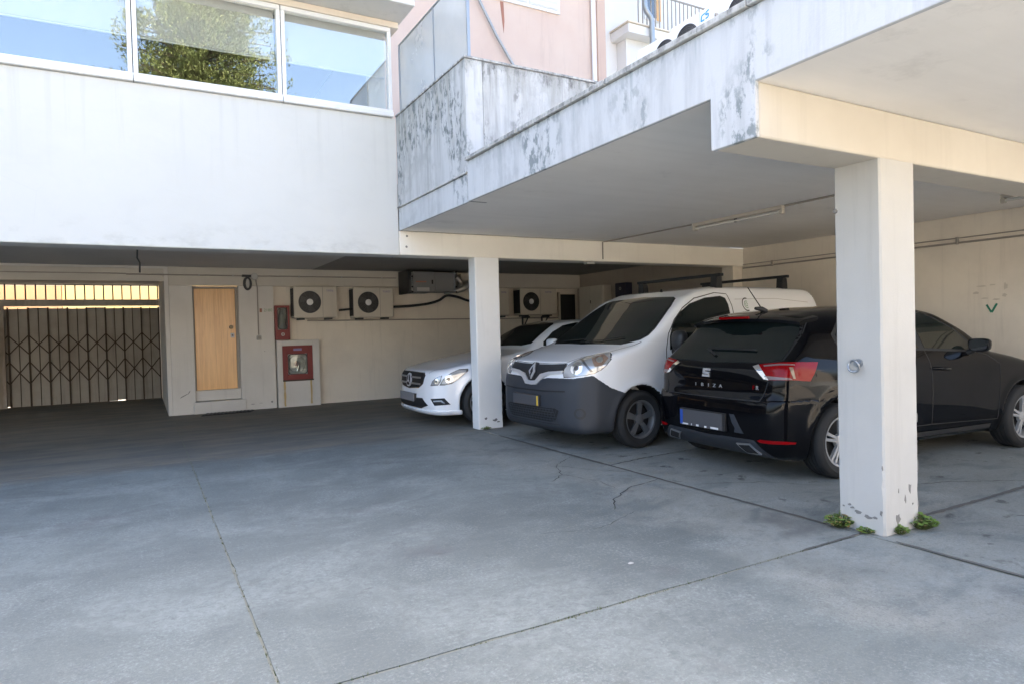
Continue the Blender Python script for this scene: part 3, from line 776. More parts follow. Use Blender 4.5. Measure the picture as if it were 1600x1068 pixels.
for nm, lb, x0, x1, mat in (('yellow_house', 'bright yellow house seen through the grille above the gate', -2.15, 14, 'yellow'), ('orange_house', 'orange house at the left seen through the gate grille', -20, -2.17, 'orange')):
    hh = house(nm, lb, 'house', ((x0 + x1) / 2, 27, 0))
    tp('wall', MB().box(x0, x1, 25, 30, 0, 5.2), M[mat], hh)
    tp('roof', MB().box(x0 - .2 if x0 < -10 else x0, x1, 24.9, 30.2, 5.2, 5.35), M['orange'], hh)

# rooftop plinth with cooling units
rp = thing('rooftop_plinth', 'low white plant room on the garage roof under the cooling units', 'plant room', loc=(7.6, 5.0, 2.96))
tp('plinth_wall', MB().box(6.34, 8.9, 3.0, 8.2, 2.963, 4.70), M['whitehouse'], rp)
tp('plinth_cap', MB().box(6.31, 8.95, 2.95, 8.25, 4.702, 4.76), M['coping'], rp)
# ------------------------------------------------------------------ cooling units
def fan_unit(name, label, W, H, D, fx, fr, mat, mark, logo, group, sidevent=True):
    """a split cooling unit, front towards -y, origin at the bottom centre of its back"""
    t = thing(name, label, 'cooling unit', group)
    c = MB().box(-W / 2, W / 2, -D, 0, 0, H)
    c = c.build('casing', mat, t, bevel=.018)
    zc = H * .5
    dish = MB().lathe([(0, -D - .0012), (fr * .95, -D - .0012), (fr * .97, -D - .008), (fr, -D - .007), (fr * 1.01, -D + .004)], 36, 'y', (fx, 0, zc))
    g = dish.build('fan_opening', M['blackpl'], t, smooth=40)
    rings = MB()
    for k in range(6):
        rr = fr * (.30 + .13 * k)
        rings.lathe([(rr - .0025, -D - .011), (rr + .0025, -D - .011), (rr + .0025, -D - .006), (rr - .0025, -D - .006)], 28, 'y', (fx, 0, zc), True)
    for k in range(12):
        a = 2 * PI * k / 12
        rings.bar((fx + math.cos(a) * fr * .18, -D - .007, zc + math.sin(a) * fr * .18), (fx + math.cos(a) * fr * .97, -D - .007, zc + math.sin(a) * fr * .97), .004, .004, (0, 1, 0))
    rings.build('fan_guard', M['dark_metal'], g)
    for k in range(3):
        a = 2 * PI * k / 3 + .4; vs = []
        for s_ in range(7):
            rr = fr * (.2 + .12 * s_)
            for dd in (-.5, .5):
                aa = a + dd * (.9 - .04 * s_) + s_ * .06
                vs.append((fx + math.cos(aa) * rr, -D - .0035 + dd * .003, zc + math.sin(aa) * rr))
        MB().add(vs, [(2 * i, 2 * i + 1, 2 * i + 3, 2 * i + 2) for i in range(6)]).build('fan_blade', M['dark_metal'], g)
    MB().lathe([(0, -D - .018), (fr * .25, -D - .016), (fr * .30, -D - .010), (fr * .30, -D - .004)], 20, 'y', (fx, 0, zc)).build('fan_hub', M['ac_white'], t, smooth=40)
    # right-hand cover panel, feet
    px = fx + fr + .03
    p = MB().box(px, px + .004, -D - .0015, -D + .01, .012, H - .012).build('panel_joint', M['dark_metal'], t)
    if sidevent:
        sv = MB()
        for k in range(14):
            yy = -D + .03 + k * (D - .06) / 13
            sv.box(-W / 2 - .006, -W / 2 + .002, yy - .004, yy + .004, .05, H - .05)
        sv.build('side_grille', M['blackpl'], t)
        MB().box(-W / 2 - .003, -W / 2 + .001, -D + .018, -.018, .035, H - .035).build('side_coil', M['black'], t)
    for sx in (-W * .32, W * .32):
        MB().box(sx - .05, sx + .05, -D + .02, -.02, -.035, -.002).build('foot', M['dark_metal'], t, bevel=.004)
    if mark is not None:
        text_mesh('maker_mark', mark, .05, M[logo], t, Matrix.Translation(((px + W / 2) / 2 + .0, -D - .0022, H - .085)) @ Matrix.Rotation(PI / 2, 4, 'X'))
    return t
def bracket(t, W, D):
    for sx in (-W * .32, W * .32):
        m = MB().bar((sx, .002, -.05), (sx, -D - .02, -.05), .03, .03); m.bar((sx, -.015, -.05), (sx, -.015, -.32), .03, .03); m.bar((sx, -.03, -.30), (sx, -D + .04, -.06), .02, .02)
        m.build('wall_bracket', M['dark_metal'], t)
u1 = fan_unit('wall_cooling_unit', 'beige cooling unit on the back wall, above the red extinguisher box', .80, .585, .30, -.11, .205, M['ac_beige'], 'TFITSI', 'violet_mark', 'cooling units on the back wall')
u1.location = (2.845, 12.80, 1.635)
u2 = fan_unit('wall_cooling_unit', 'beige cooling unit on the back wall with a black pipe leaving its right end', .80, .585, .30, -.11, .205, M['ac_beige'], 'TOSOT', 'violet_mark', 'cooling units on the back wall')
u2.location = (3.955, 12.80, 1.625)
u3 = copy_tree(u1); u3.location = (6.58, 12.80, 1.62); u3['label'] = 'cooling unit mostly hidden behind the far white pillar'
u4 = fan_unit('wall_cooling_unit', 'dim cooling unit on brackets in the dark corner, seen between pillar and van', .95, .585, .32, -.20, .205, M['ac_beige'], 'DAITSU', 'violet_mark', 'cooling units on the back wall')
u4.location = (7.72, 12.80, 1.63)
for t in (u4,):
    bracket(t, .8, .3)
def roof_unit(label, y0, y1, x, mark, fx):
    t = fan_unit('rooftop_cooling_unit', label, y1 - y0, .55, .30, fx, .205, M['ac_white'], None, None, 'cooling units on the roof', False)
    t.location = (x + .30, (y0 + y1) / 2, 4.80); t.rotation_euler = (0, 0, -PI / 2)
    return t
ru = roof_unit('white rooftop cooling unit with a blue mark beside its fan', 5.93, 6.76, 6.40, True, -.12)
# the blue mark: two slanted letter shapes
lg = MB()
def stroke(pts, w_):
    for a, b in zip(pts[:-1], pts[1:]):
        lg.bar((a[0], -.3025, a[1]), (b[0], -.3025, b[1]), w_, .004, (0, 1, 0))
stroke([(.205, .49), (.150, .478), (.142, .41), (.195, .414)], .017)
stroke([(.272, .510), (.226, .495), (.222, .462), (.265, .466), (.262, .425), (.218, .417)], .017)
o = lg.build('blue_mark', M['blue_mark'], ru)
roof_unit('rooftop cooling unit further along, only the top of its fan above the roof edge', 6.80, 7.55, 6.46, False, .22)
roof_unit('rooftop cooling unit nearest the camera with its dark fan cut by the roof edge', 5.03, 5.85, 6.40, False, -.13)
t = fan_unit('rooftop_cooling_unit', 'larger rooftop cooling unit with dark coil at the top of the picture', .85, .80, .32, -.12, .23, M['ac_white'], None, None, 'cooling units on the roof', True)
t.location = (6.80, 4.50, 4.80); t.rotation_euler = (0, 0, -PI / 2)
rail = thing('roof_pipe', 'thin copper pipe beside the cooling units on the roof edge', 'pipe', loc=(6.35, 5.9, 4.8))
tp('pipe_run', MB().tube([(6.34, 5.86, 4.80), (6.33, 5.87, 5.14), (6.34, 5.9, 5.17), (6.39, 5.95, 5.17)], .018, 8), M['pipe'], rail, smooth=50)

# ------------------------------------------------------------------ duct unit under the ceiling
du = thing('duct_unit', 'grey metal ventilation box hung under the ceiling with curled foil ducts', 'ventilation box', loc=(5.0, 12.4, 2.5))
tp('casing', MB().box(4.60, 5.10, 12.15, 12.70, 2.10, 2.50), M['steelgrey'], du, .006)
tp('casing', MB().box(5.106, 5.52, 12.16, 12.70, 2.115, 2.49), M['steelgrey'], du, .006)
tp('flange', MB().box(4.54, 4.597, 12.12, 12.70, 2.075, 2.53), M['blackpl'], du, .005)
tp('flange', MB().box(5.523, 5.56, 12.14, 12.70, 2.09, 2.515), M['grey_metal'], du, .004)
tp('flange_strip', MB().box(4.590, 4.625, 12.10, 12.118, 2.12, 2.49), M['chrome'], du, .003)
tp('flange_strip', MB().box(5.525, 5.555, 12.12, 12.138, 2.14, 2.46), M['chrome'], du, .003)
for x in (4.607, 5.54):
    for z in (2.10, 2.2, 2.40, 2.50):
        tp('bolt', MB().lathe([(0, 12.085), (.018, 12.09), (.018, 12.11)], 8, 'y', (x, 0, z)), M['black'], du)
tp('latch', MB().box(5.03, 5.06, 12.135, 12.149, 2.26, 2.34), M['black'], du, .003)
tp('rating_plate', MB().box(4.72, 4.98, 12.146, 12.1495, 2.12, 2.19), M['grey_plastic'], du)
tp('name_strip', MB().box(4.70, 4.92, 12.147, 12.1495, 2.29, 2.315), M['red_faint'], du)
def ribbed(pts, rad):
    P = []; Rr = []
    pts = [Vector(p) for p in pts]
    for a, b in zip(pts[:-1], pts[1:]):
        n = max(1, int((b - a).length / .018))
        for i in range(n):
            P.append(a.lerp(b, i / n)); Rr.append(rad * (1.0 if len(P) % 2 else .9))
    P.append(pts[-1]); Rr.append(rad)
    return MB().tube(P, Rr, 12)
arc = [(5.56 + .17 * math.sin(a), 12.33 - .02 * a, 2.31 + .13 * math.cos(a) - .02) for a in [i * .3 for i in range(11)]]
tp('foil_duct', ribbed(arc, .055), M['alu_duct'], du, smooth=60)
tp('foil_duct', ribbed([(5.60, 12.25, 2.13), (5.75, 12.2, 2.18), (5.9, 12.2, 2.27), (6.05, 12.25, 2.33), (6.25, 12.3, 2.35), (6.6, 12.4, 2.34)], .06), M['alu_duct'], du, smooth=60)
tp('junction_box', MB().box(5.82, 6.0, 12.45, 12.6, 2.36, 2.5), M['beige_plastic'], du, .006)
tp('junction_box', MB().box(5.62, 5.78, 12.55, 12.7, 2.40, 2.52), M['pipe'], du, .006)
hz = thing('insulated_pipe', 'black insulated pipe sagging along the back wall between the units', 'pipe', loc=(5, 12.6, 2))
def curve(pts, n=8):
    P = []
    pts = [Vector(p) for p in pts]
    q = [pts[0]] + pts + [pts[-1]]
    for i in range(1, len(q) - 2):
        for k in range(n):
            t = k / n
            P.append(0.5 * ((2 * q[i]) + (q[i + 1] - q[i - 1]) * t + (2 * q[i - 1] - 5 * q[i] + 4 * q[i + 1] - q[i + 2]) * t * t + (3 * q[i] - q[i - 1] - 3 * q[i + 1] + q[i + 2]) * t ** 3))
    P.append(pts[-1]); return P
tp('pipe_run', MB().tube(curve([(4.36, 12.6, 1.83), (4.65, 12.55, 1.84), (5.05, 12.5, 1.88), (5.32, 12.5, 1.95), (5.50, 12.5, 2.05), (5.75, 12.5, 2.02), (6.0, 12.55, 1.95), (6.3, 12.6, 1.90), (6.55, 12.62, 1.84)]), .026, 10), M['pipe_dark'], hz, smooth=60)
tp('pipe_run', MB().tube(curve([(3.30, 12.62, 1.775), (3.42, 12.6, 1.785), (3.56, 12.6, 1.80)]), .02, 8), M['pipe_dark'], hz, smooth=60)

# ------------------------------------------------------------------ conduits
cd = thing('wall_conduit', 'thin conduit running along the header above the wooden door', 'conduit', loc=(2, 12.73, 2.4))
tp('pipe_run', MB().tube([(-0.2, 12.724, 2.415), (4.5, 12.724, 2.415)], .011, 8), M['pipe'], cd, smooth=50)
tp('pipe_run', MB().tube([(-6, 12.727, 2.425), (-0.2, 12.727, 2.425)], .009, 8), M['pipe'], cd, smooth=50)
for x in (0.9, 1.45, 2.6, 3.4, 4.2):
    tp('pipe_clip', MB().box(x - .012, x + .012, 12.706, 12.739, 2.398, 2.432), M['grey_plastic'], cd, .003)
cd2 = thing('low_conduit', 'thin pipe running along the back wall under the cooling units', 'conduit', loc=(5, 12.84, 1.55))
tp('pipe_run', MB().tube([(2.75, 12.835, 1.59), (8.75, 12.835, 1.56)], .013, 8), M['pipe'], cd2, smooth=50)
jb = thing('junction_box', 'round junction box on the header with a cable dropping to a socket', 'junction box', loc=(1.82, 12.73, 2.4))
tp('box_lid', MB().lathe([(0, 12.69), (.055, 12.692), (.062, 12.70), (.062, 12.739)], 18, 'y', (1.81, 0, 2.405)), M['grey_plastic'], jb, smooth=40)
tp('drop_cable', MB().tube([(1.835, 12.727, 2.35), (1.855, 12.729, 2.2), (1.853, 12.729, 1.345)], .010, 8), M['pipe'], jb, smooth=50)
tp('cable_gland', MB().tube([(1.76, 12.715, 2.41), (1.60, 12.72, 2.415)], .022, 8), M['dark_metal'], jb, smooth=50)
tp('socket_box', MB().box(1.815, 1.895, 12.70, 12.738, 1.255, 1.335), M['grey_plastic'], jb, .01)
tp('socket_face', MB().lathe([(0, 12.692), (.026, 12.692), (.028, 12.699)], 14, 'y', (1.855, 0, 1.295)), M['pipe'], jb)
bl = thing('bulkhead_lamp', 'oval dark-rimmed bulkhead lamp beside the door frame', 'lamp', loc=(1.69, 12.74, 2.26))
def oval(a, b, y0, y1, n=22):
    return MB().prism([(1.69 + a * math.cos(2 * PI * i / n), 2.275 + b * math.sin(2 * PI * i / n)) for i in range(n)], lambda p, q: (p, y0, q), lambda p, q: (p, y1, q))
tp('lamp_base', oval(.075, .125, 12.70, 12.738), M['dark_metal'], bl, .006)
tp('lamp_glass', oval(.032, .085, 12.67, 12.699), M['grey_plastic'], bl, .012)
tp('lamp_rim', MB().tube([(1.69 + .055 * math.cos(a), 12.69, 2.275 + .105 * math.sin(a)) for a in [i * 2 * PI / 22 for i in range(23)]], .016, 8, False), M['dark_metal'], bl, smooth=60)
hw = thing('hanging_wire', 'short bent wire hanging from the undercroft ceiling', 'wire', loc=(-.03, 10.4, 2.55))
tp('wire', MB().tube([(-.02, 10.4, 2.556), (-.025, 10.4, 2.44), (.005, 10.41, 2.38), (.0, 10.41, 2.24)], .012, 7), M['dark_metal'], hw, smooth=50)
# ceiling tubes of the garage and their conduit
def lamp(label, x, ya, yb):
    t = thing('strip_light', label, 'strip light', 'strip lights on the garage ceiling', (x, (ya + yb) / 2, 2.6)); L = yb - ya
    MB().box(-.028, .028, -L / 2, L / 2, -.040, -.001).build('batten', M['beige_plastic'], t, bevel=.005)
    MB().lathe([(.0, -L / 2 + .04), (.015, -L / 2 + .04), (.015, L / 2 - .04), (0, L / 2 - .04)], 12, 'y', (-.004, 0, -.066)).build('lamp_tube', M['tube'], t, smooth=50)
    for s_ in (-1, 1):
        MB().box(-.026, .022, s_ * (L / 2 - .02) - .022, s_ * (L / 2 - .02) + .022, -.092, -.042).build('lamp_holder', M['beige_plastic'], t, bevel=.006)
    MB().box(-.014, .012, -.016, .016, -.084, -.041).build('starter', M['black'], t, bevel=.004)
    return t
l1 = lamp('fluorescent tube on the garage ceiling above the white van', 6.15, 4.82, 6.16)
l2 = lamp('fluorescent tube on the ceiling at the right edge behind the near beam', 7.92, 2.85, 3.52)
cc = thing('ceiling_conduit', 'thin conduit crossing the garage ceiling between beam and tube light', 'conduit', loc=(6.1, 6, 2.59))
tp('pipe_run', MB().tube([(6.02, 7.888, 2.33), (6.02, 7.888, 2.582), (6.06, 7.84, 2.588), (6.13, 6.18, 2.588)], .010, 8), M['pipe'], cc, smooth=50)
tp('pipe_run', MB().tube([(6.14, 4.80, 2.588), (6.13, 2.71, 2.588)], .011, 8), M['pipe'], cc, smooth=50)
tp('beam_socket', MB().box(5.78, 5.92, 7.96, 8.04, 2.262, 2.294), M['grey_plastic'], cc, .006)
wc = thing('wall_pipe', 'pair of thin pipes running level along the right garage wall', 'pipe', loc=(9.0, 5, 2.25))
tp('pipe_run', MB().tube([(9.012, 0, 2.262), (9.012, 7.9, 2.262)], .012, 8), M['pipe'], wc, smooth=50)
tp('pipe_run', MB().tube([(9.012, 0, 2.322), (9.012, 7.9, 2.322)], .007, 8), M['pipe'], wc, smooth=50)
for y in (1.5, 3, 4.5, 6, 7.3):
    tp('pipe_clip', MB().box(8.992, 9.029, y - .012, y + .012, 2.244, 2.335), M['pipe'], wc, .003)
# V painted on the right wall with a patch above
vm = thing('painted_letter', 'small dark green letter V painted on the right garage wall', 'painted letter', loc=(9.028, 4.13, 1.41))
m = MB(); m.bar((9.0285, 4.185, 1.47), (9.0285, 4.132, 1.375), .022, .002, (1, 0, 0)); m.bar((9.0283, 4.130, 1.375), (9.0283, 4.072, 1.48), .024, .002, (1, 0, 0))
tp('letter_stroke', m, M['green_mark'], vm)
r = random.Random(4); ps = thing('wall_stain', 'faint scraped patch on the right wall just above the green letter', 'stain', loc=(9.028, 4.12, 1.65))
for (y, z, a, b) in ((4.30, 1.62, .05, .02), (4.24, 1.70, .06, .014), (4.12, 1.71, .05, .012), (3.98, 1.68, .03, .05), (3.99, 1.58, .035, .03), (4.20, 1.55, .06, .010), (4.08, 1.53, .05, .012)):
    n = 12
    tp('scrape', MB().prism([(y + a * math.cos(2 * PI * i / n) * r.uniform(.5, 1), z + b * math.sin(2 * PI * i / n) * r.uniform(.5, 1)) for i in range(n)], lambda p, q: (9.0275, p, q), lambda p, q: (9.031, p, q)), M['scrape'], ps)
# ring and stud on the near pillar
rg = thing('pillar_ring', 'rusty steel ring on an eye bolt in the near pillar', 'ring', loc=(3.92, 2.553, 1.046))
tp('eye_bolt', MB().tube([(3.93, 2.54, 1.06), (3.885, 2.54, 1.06)], .012, 10), M['galv'], rg, smooth=50)
tp('bolt_washer', MB().lathe([(0, 3.915), (.026, 3.916), (.028, 3.9235)], 16, 'x', (0, 2.54, 1.06)), M['galv'], rg)
tp('steel_ring', MB().tube([(3.888 + .006 * math.sin(a * 2), 2.553 + .036 * math.cos(a), 1.042 + .036 * math.sin(a)) for a in [i * 2 * PI / 24 for i in range(25)]], .0075, 8, False), M['galv'], rg, smooth=60)
sd = thing('wall_stud', 'tiny metal stud high on the left face of the near pillar', 'stud', loc=(3.92, 2.68, 2.03))
tp('stud_head', MB().lathe([(0, 3.908), (.012, 3.910), (.014, 3.9235)], 10, 'x', (0, 2.68, 2.03)), M['bare'], sd)
# ------------------------------------------------------------------ fire cabinets
ex = thing('extinguisher_box', 'narrow red extinguisher box with a rounded window on the wall', 'fire cabinet', loc=(2.27, 12.8, 1.25))
m = MB()
m.box(2.138, 2.178, 12.66, 12.848, 1.245, 1.875); m.box(2.355, 2.395, 12.66, 12.848, 1.245, 1.875)
m.box(2.178, 2.355, 12.66, 12.848, 1.245, 1.43); m.box(2.178, 2.355, 12.66, 12.848, 1.835, 1.875)
tp('box_body', m, M['red'], ex, .004)
tp('box_back', MB().box(2.179, 2.354, 12.80, 12.847, 1.431, 1.834), M['grey_plastic'], ex)
def rrect(x0, x1, z0, z1, rad, n=6):
    P = []
    for cx, cz, a0 in ((x1 - rad, z1 - rad, 0), (x0 + rad, z1 - rad, 90), (x0 + rad, z0 + rad, 180), (x1 - rad, z0 + rad, 270)):
        for i in range(n + 1):
            a = math.radians(a0 + 90 * i / n); P.append((cx + rad * math.cos(a), cz + rad * math.sin(a)))
    return P
def ringprism(mb, P, Q, y0, y1):
    n = len(P); vs = [(a, y0, b) for a, b in P] + [(a, y0, b) for a, b in Q] + [(a, y1, b) for a, b in P] + [(a, y1, b) for a, b in Q]
    fs = []
    for i in range(n):
        j = (i + 1) % n
        fs += [(i, j, n + j, n + i), (2 * n + i, 3 * n + i, 3 * n + j, 2 * n + j), (i, 2 * n + i, 2 * n + j, j), (n + i, n + j, 3 * n + j, 3 * n + i)]
    return mb.add(vs, fs)
tp('window_rim', ringprism(MB(), rrect(2.178, 2.355, 1.43, 1.835, .07), rrect(2.19, 2.343, 1.442, 1.823, .06), 12.652, 12.662), M['dark_metal'], ex)
tp('window_glass', MB().prism(rrect(2.188, 2.345, 1.44, 1.825, .06), lambda p, q: (p, 12.664, q), lambda p, q: (p, 12.667, q)), M['cabpane'], ex)
tp('cylinder', MB().lathe([(0, 1.44), (.055, 1.45), (.055, 1.68), (.03, 1.73), (.018, 1.75), (.018, 1.80), (0, 1.80)], 18, 'z', (2.266, 12.74, 0)), M['grey_plastic'], ex, smooth=40)
tp('round_mark', MB().lathe([(0, 12.655), (.030, 12.655), (.032, 12.6585)], 18, 'y', (2.266, 0, 1.345)), M['grey_plastic'], ex)
tp('speaker_cone', MB().prism([(2.25, 1.345), (2.275, 1.37), (2.275, 1.32)], lambda p, q: (p, 12.651, q), lambda p, q: (p, 12.6545, q)), M['red'], ex)
hc = thing('hose_cabinet', 'white plinth with a red hose reel cabinet and rust runs below', 'fire cabinet', loc=(2.56, 12.8, 0))
m = MB()
m.box(2.155, 2.25, 12.69, 12.848, -.02, 1.235); m.box(2.80, 2.925, 12.69, 12.848, -.02, 1.235); m.box(2.25, 2.80, 12.69, 12.848, -.02, .50); m.box(2.25, 2.80, 12.69, 12.848, 1.135, 1.235)
tp('plinth', m, M['doorwall'], hc, .006)
m = MB()
m.box(2.252, 2.345, 12.70, 12.73, .502, 1.133); m.box(2.70, 2.798, 12.70, 12.73, .502, 1.133); m.box(2.345, 2.70, 12.70, 12.73, .502, .60); m.box(2.345, 2.70, 12.70, 12.73, .98, 1.133)
tp('cabinet_back', MB().box(2.252, 2.798, 12.835, 12.847, .502, 1.133), M['ac_white'], hc)
tp('cabinet_door', m, M['red'], hc, .003)
tp('door_lip', MB().box(2.246, 2.804, 12.675, 12.689, .478, .505), M['rustbar'], hc, .003)
tp('window_rim', ringprism(MB(), rrect(2.345, 2.70, .60, .98, .06), rrect(2.36, 2.685, .615, .965, .05), 12.692, 12.702), M['dark_metal'], hc)
tp('window_glass', MB().prism(rrect(2.35, 2.695, .605, .975, .055), lambda p, q: (p, 12.705, q), lambda p, q: (p, 12.708, q)), M['cabpane'], hc)
rl_ = tp('hose_reel', MB().lathe([(.055, 12.76), (.155, 12.755), (.162, 12.765), (.162, 12.81), (.055, 12.82)], 28, 'y', (2.52, 0, .79), True), M['grey_plastic'], hc, smooth=40)
tp('reel_hub', MB().lathe([(0, 12.735), (.035, 12.74), (.05, 12.76), (.05, 12.82)], 16, 'y', (2.52, 0, .79)), M['red'], hc, smooth=40)
tp('nozzle', MB().tube([(2.52, 12.735, .85), (2.54, 12.73, .76), (2.51, 12.735, .66)], [.02, .014, .022], 10), M['chrome'], hc, smooth=50)
tp('label_plate', MB().box(2.45, 2.60, 12.695, 12.6995, 1.04, 1.08), M['violet_mark'], hc)
for x, L, w_ in ((2.275, .46, .022), (2.755, .44, .020)):
    r = random.Random(int(x * 100))
    P = [(x - w_ * r.uniform(.5, 1), .478 - L * i / 8) for i in range(9)] + [(x + w_ * r.uniform(.5, 1), .478 - L * i / 8) for i in range(8, -1, -1)]
    tp('rust_run', MB().prism(P, lambda p, q: (p, 12.6885, q), lambda p, q: (p, 12.692, q)), M['rust'], hc)
tx = text_mesh('stencil_number', '2180', .075, M['green_faint'], None, Matrix.Translation((2.03, 12.7385, 1.79)) @ Matrix.Rotation(PI / 2, 4, 'X'))
tag(tx, 'faint green stencilled number on the wall left of the red box', 'painted number')
tx2 = MB().box(1.885, 1.925, 12.737, 12.7395, 1.755, 1.825).build('painted_square', M['red_faint'])
tag(tx2, 'small faded red square painted left of the green number', 'painted mark')
# door mat
mt = thing('door_mat', 'black ribbed mat on the concrete in front of the door step', 'mat', loc=(1.28, 12.42, 0))
tp('mat_base', MB().prism([(0.83, 12.27), (1.62, 12.36), (1.72, 12.60), (0.93, 12.58)], lambda a, b: (a, b, .003), lambda a, b: (a, b, .016)), M['black'], mt)
for i in range(13):
    t_ = i / 12
    tp('mat_rib', MB().bar((.86 + .73 * t_, 12.285 + .085 * t_, .019), (.95 + .73 * t_, 12.565 + .02 * t_, .019), .022, .008), M['blackpl'], mt)
# dark cabinet and metal boxes in the back corner
db = thing('dark_doorway', 'tall dark metal door in the back corner behind the cars', 'door', loc=(8.72, 12.8, 0))
tp('door_leaf', MB().box(8.50, 8.92, 12.80, 12.848, 0, 2.10), M['blackpl'], db, .004)
tp('door_frame', MB().box(8.45, 8.495, 12.78, 12.848, 0, 2.15), M['beige_plastic'], db, .004)
tp('door_handle', MB().tube([(8.55, 12.77, 1.05), (8.65, 12.77, 1.05)], .012, 8), M['galv'], db, smooth=50)
cb = thing('wall_cabinet', 'beige metal meter cabinet on the right wall in the dark corner', 'cabinet', loc=(9.0, 12, 1.9))
tp('cabinet_body', MB().box(8.80, 9.028, 11.55, 12.45, 1.50, 2.24), M['ac_beige'], cb, .008)
tp('cabinet_door', MB().box(8.785, 8.798, 11.58, 11.98, 1.53, 2.21), M['ac_beige'], cb, .004)
tp('cabinet_door', MB().box(8.785, 8.798, 12.01, 12.42, 1.53, 2.21), M['ac_beige'], cb, .004)
tp('cabinet_latch', MB().box(8.77, 8.784, 11.99, 12.0, 1.85, 1.92), M['black'], cb)
bb = thing('blue_box', 'small dark blue box fixed on the right wall beside the meter cabinet', 'box', loc=(9.0, 11.05, 2.05))
tp('box_body', MB().box(8.85, 9.028, 10.85, 11.2, 1.90, 2.24), plain('dark_blue_paint', (.012, .014, .035), .5), bb, .008)
tp('box_mark', MB().lathe([(0.02, 8.846), (.035, 8.846), (.035, 8.8495), (.02, 8.8495)], 14, 'x', (0, 11.03, 2.12), True), M['grey_plastic'], bb)

# ------------------------------------------------------------------ weeds
def weed(label, x, y, rad, n, seed, hgt=.05):
    t = thing('weed', label, 'weed', 'weeds at the foot of the pillars', (x, y, 0)); r = random.Random(seed)
    st = MB(); lf = MB(); dl_ = MB()
    for _ in range(n):
        a = r.uniform(0, 2 * PI); d = rad * math.sqrt(r.random()); h = hgt * (1 - .5 * d / rad) * r.uniform(.5, 1.1)
        px, py = math.cos(a) * d, math.sin(a) * d
        st.tube([(px * .3, py * .3, 0), (px * .8, py * .8, h * .7), (px, py, h)], .0012, 4, False)
        s_ = r.uniform(.006, .017); tl = r.uniform(0, 2 * PI); tip = r.uniform(-.4, .6)
        ux, uy = math.cos(tl), math.sin(tl)
        def L(u, v, dz): return (px + ux * u * s_ - uy * v * s_, py + uy * u * s_ + ux * v * s_, h + dz * s_)
        (dl_ if r.random() < .16 else lf).add([L(-1, 0, -tip), L(-.5, .8, .1), L(.4, .8, .2), L(1.1, 0, tip), L(.4, -.8, .15), L(-.5, -.8, .1), L(0, 0, -.12)], [(6, i, (i + 1) % 6) for i in range(6)])
    tag(st.build('stem', M['moss'], t), kind='stuff'); tag(lf.build('leaf', M['leaf'], t), kind='stuff'); tag(dl_.build('leaf', M['dry_leaf'], t), kind='stuff')
weed('round green weed at the left back corner of the near pillar', 3.885, 2.665, .085, 170, 1, .10)
weed('small flat weed in the crack at the left face of the near pillar', 3.905, 2.50, .050, 55, 2, .04)
weed('small weed at the front corner of the near pillar', 4.05, 2.370, .045, 60, 3, .06)
weed('bright green weed at the right front corner of the near pillar', 4.265, 2.36, .09, 180, 4, .10)
weed('tiny weed at the foot of the far pillar', 3.99, 7.87, .07, 50, 5, .04)
# a pale pebble on the yard
pb = MB().lathe([(0, 0), (.02, .002), (.026, .012), (.018, .022), (0, .026)], 9, 'z').build('pebble', M['grey_plastic'], smooth=60); pb.location = (2.345, 2.885, 0); pb.scale = (.75, .5, .35)
tag(pb, 'pale pebble lying on the bare concrete', 'pebble')

# ------------------------------------------------------------------ behind the camera: added house that bounces sunlight; tall conifer mirrored in the windows
bw = thing('yard_house', 'sunlit cream house across the yard', 'house', loc=(2, -10, 0))
tp('wall', MB().box(-9, 17, -14, -9.5, -.03, 5.0), M['yardhouse'], bw)
tp('plinth', MB().box(-9.05, 17.05, -9.498, -9.45, -.03, .6), M['coping'], bw)
tp('cornice', MB().box(-9.2, 17.2, -9.497, -9.25, 4.75, 5.05), M['whitehouse'], bw)
for zz in (1.4,):
    for k in range(8):
        x = -7 + k * 3.1
        f_ = tp('window', MB().box(x, x + 1.1, -9.499, -9.43, zz, zz + 1.5), M['white_metal'], bw)
        MB().box(x + .08, x + 1.02, -9.429, -9.42, zz + .08, zz + 1.42).build('pane', M['cglass0'], f_)
ct = thing('conifer_tree', 'tall green conifer mirrored in the windows', 'tree', loc=(2.9, -18.5, 0))
MB().tube([(0, 0, 0), (.1, 0, 6), (0, .1, 13), (0, 0, 21)], [.42, .34, .22, .03], 10).build('trunk', plain('bark', (.10, .07, .05), .9), ct, smooth=60)
r = random.Random(21); cr = MB(); lb = MB()
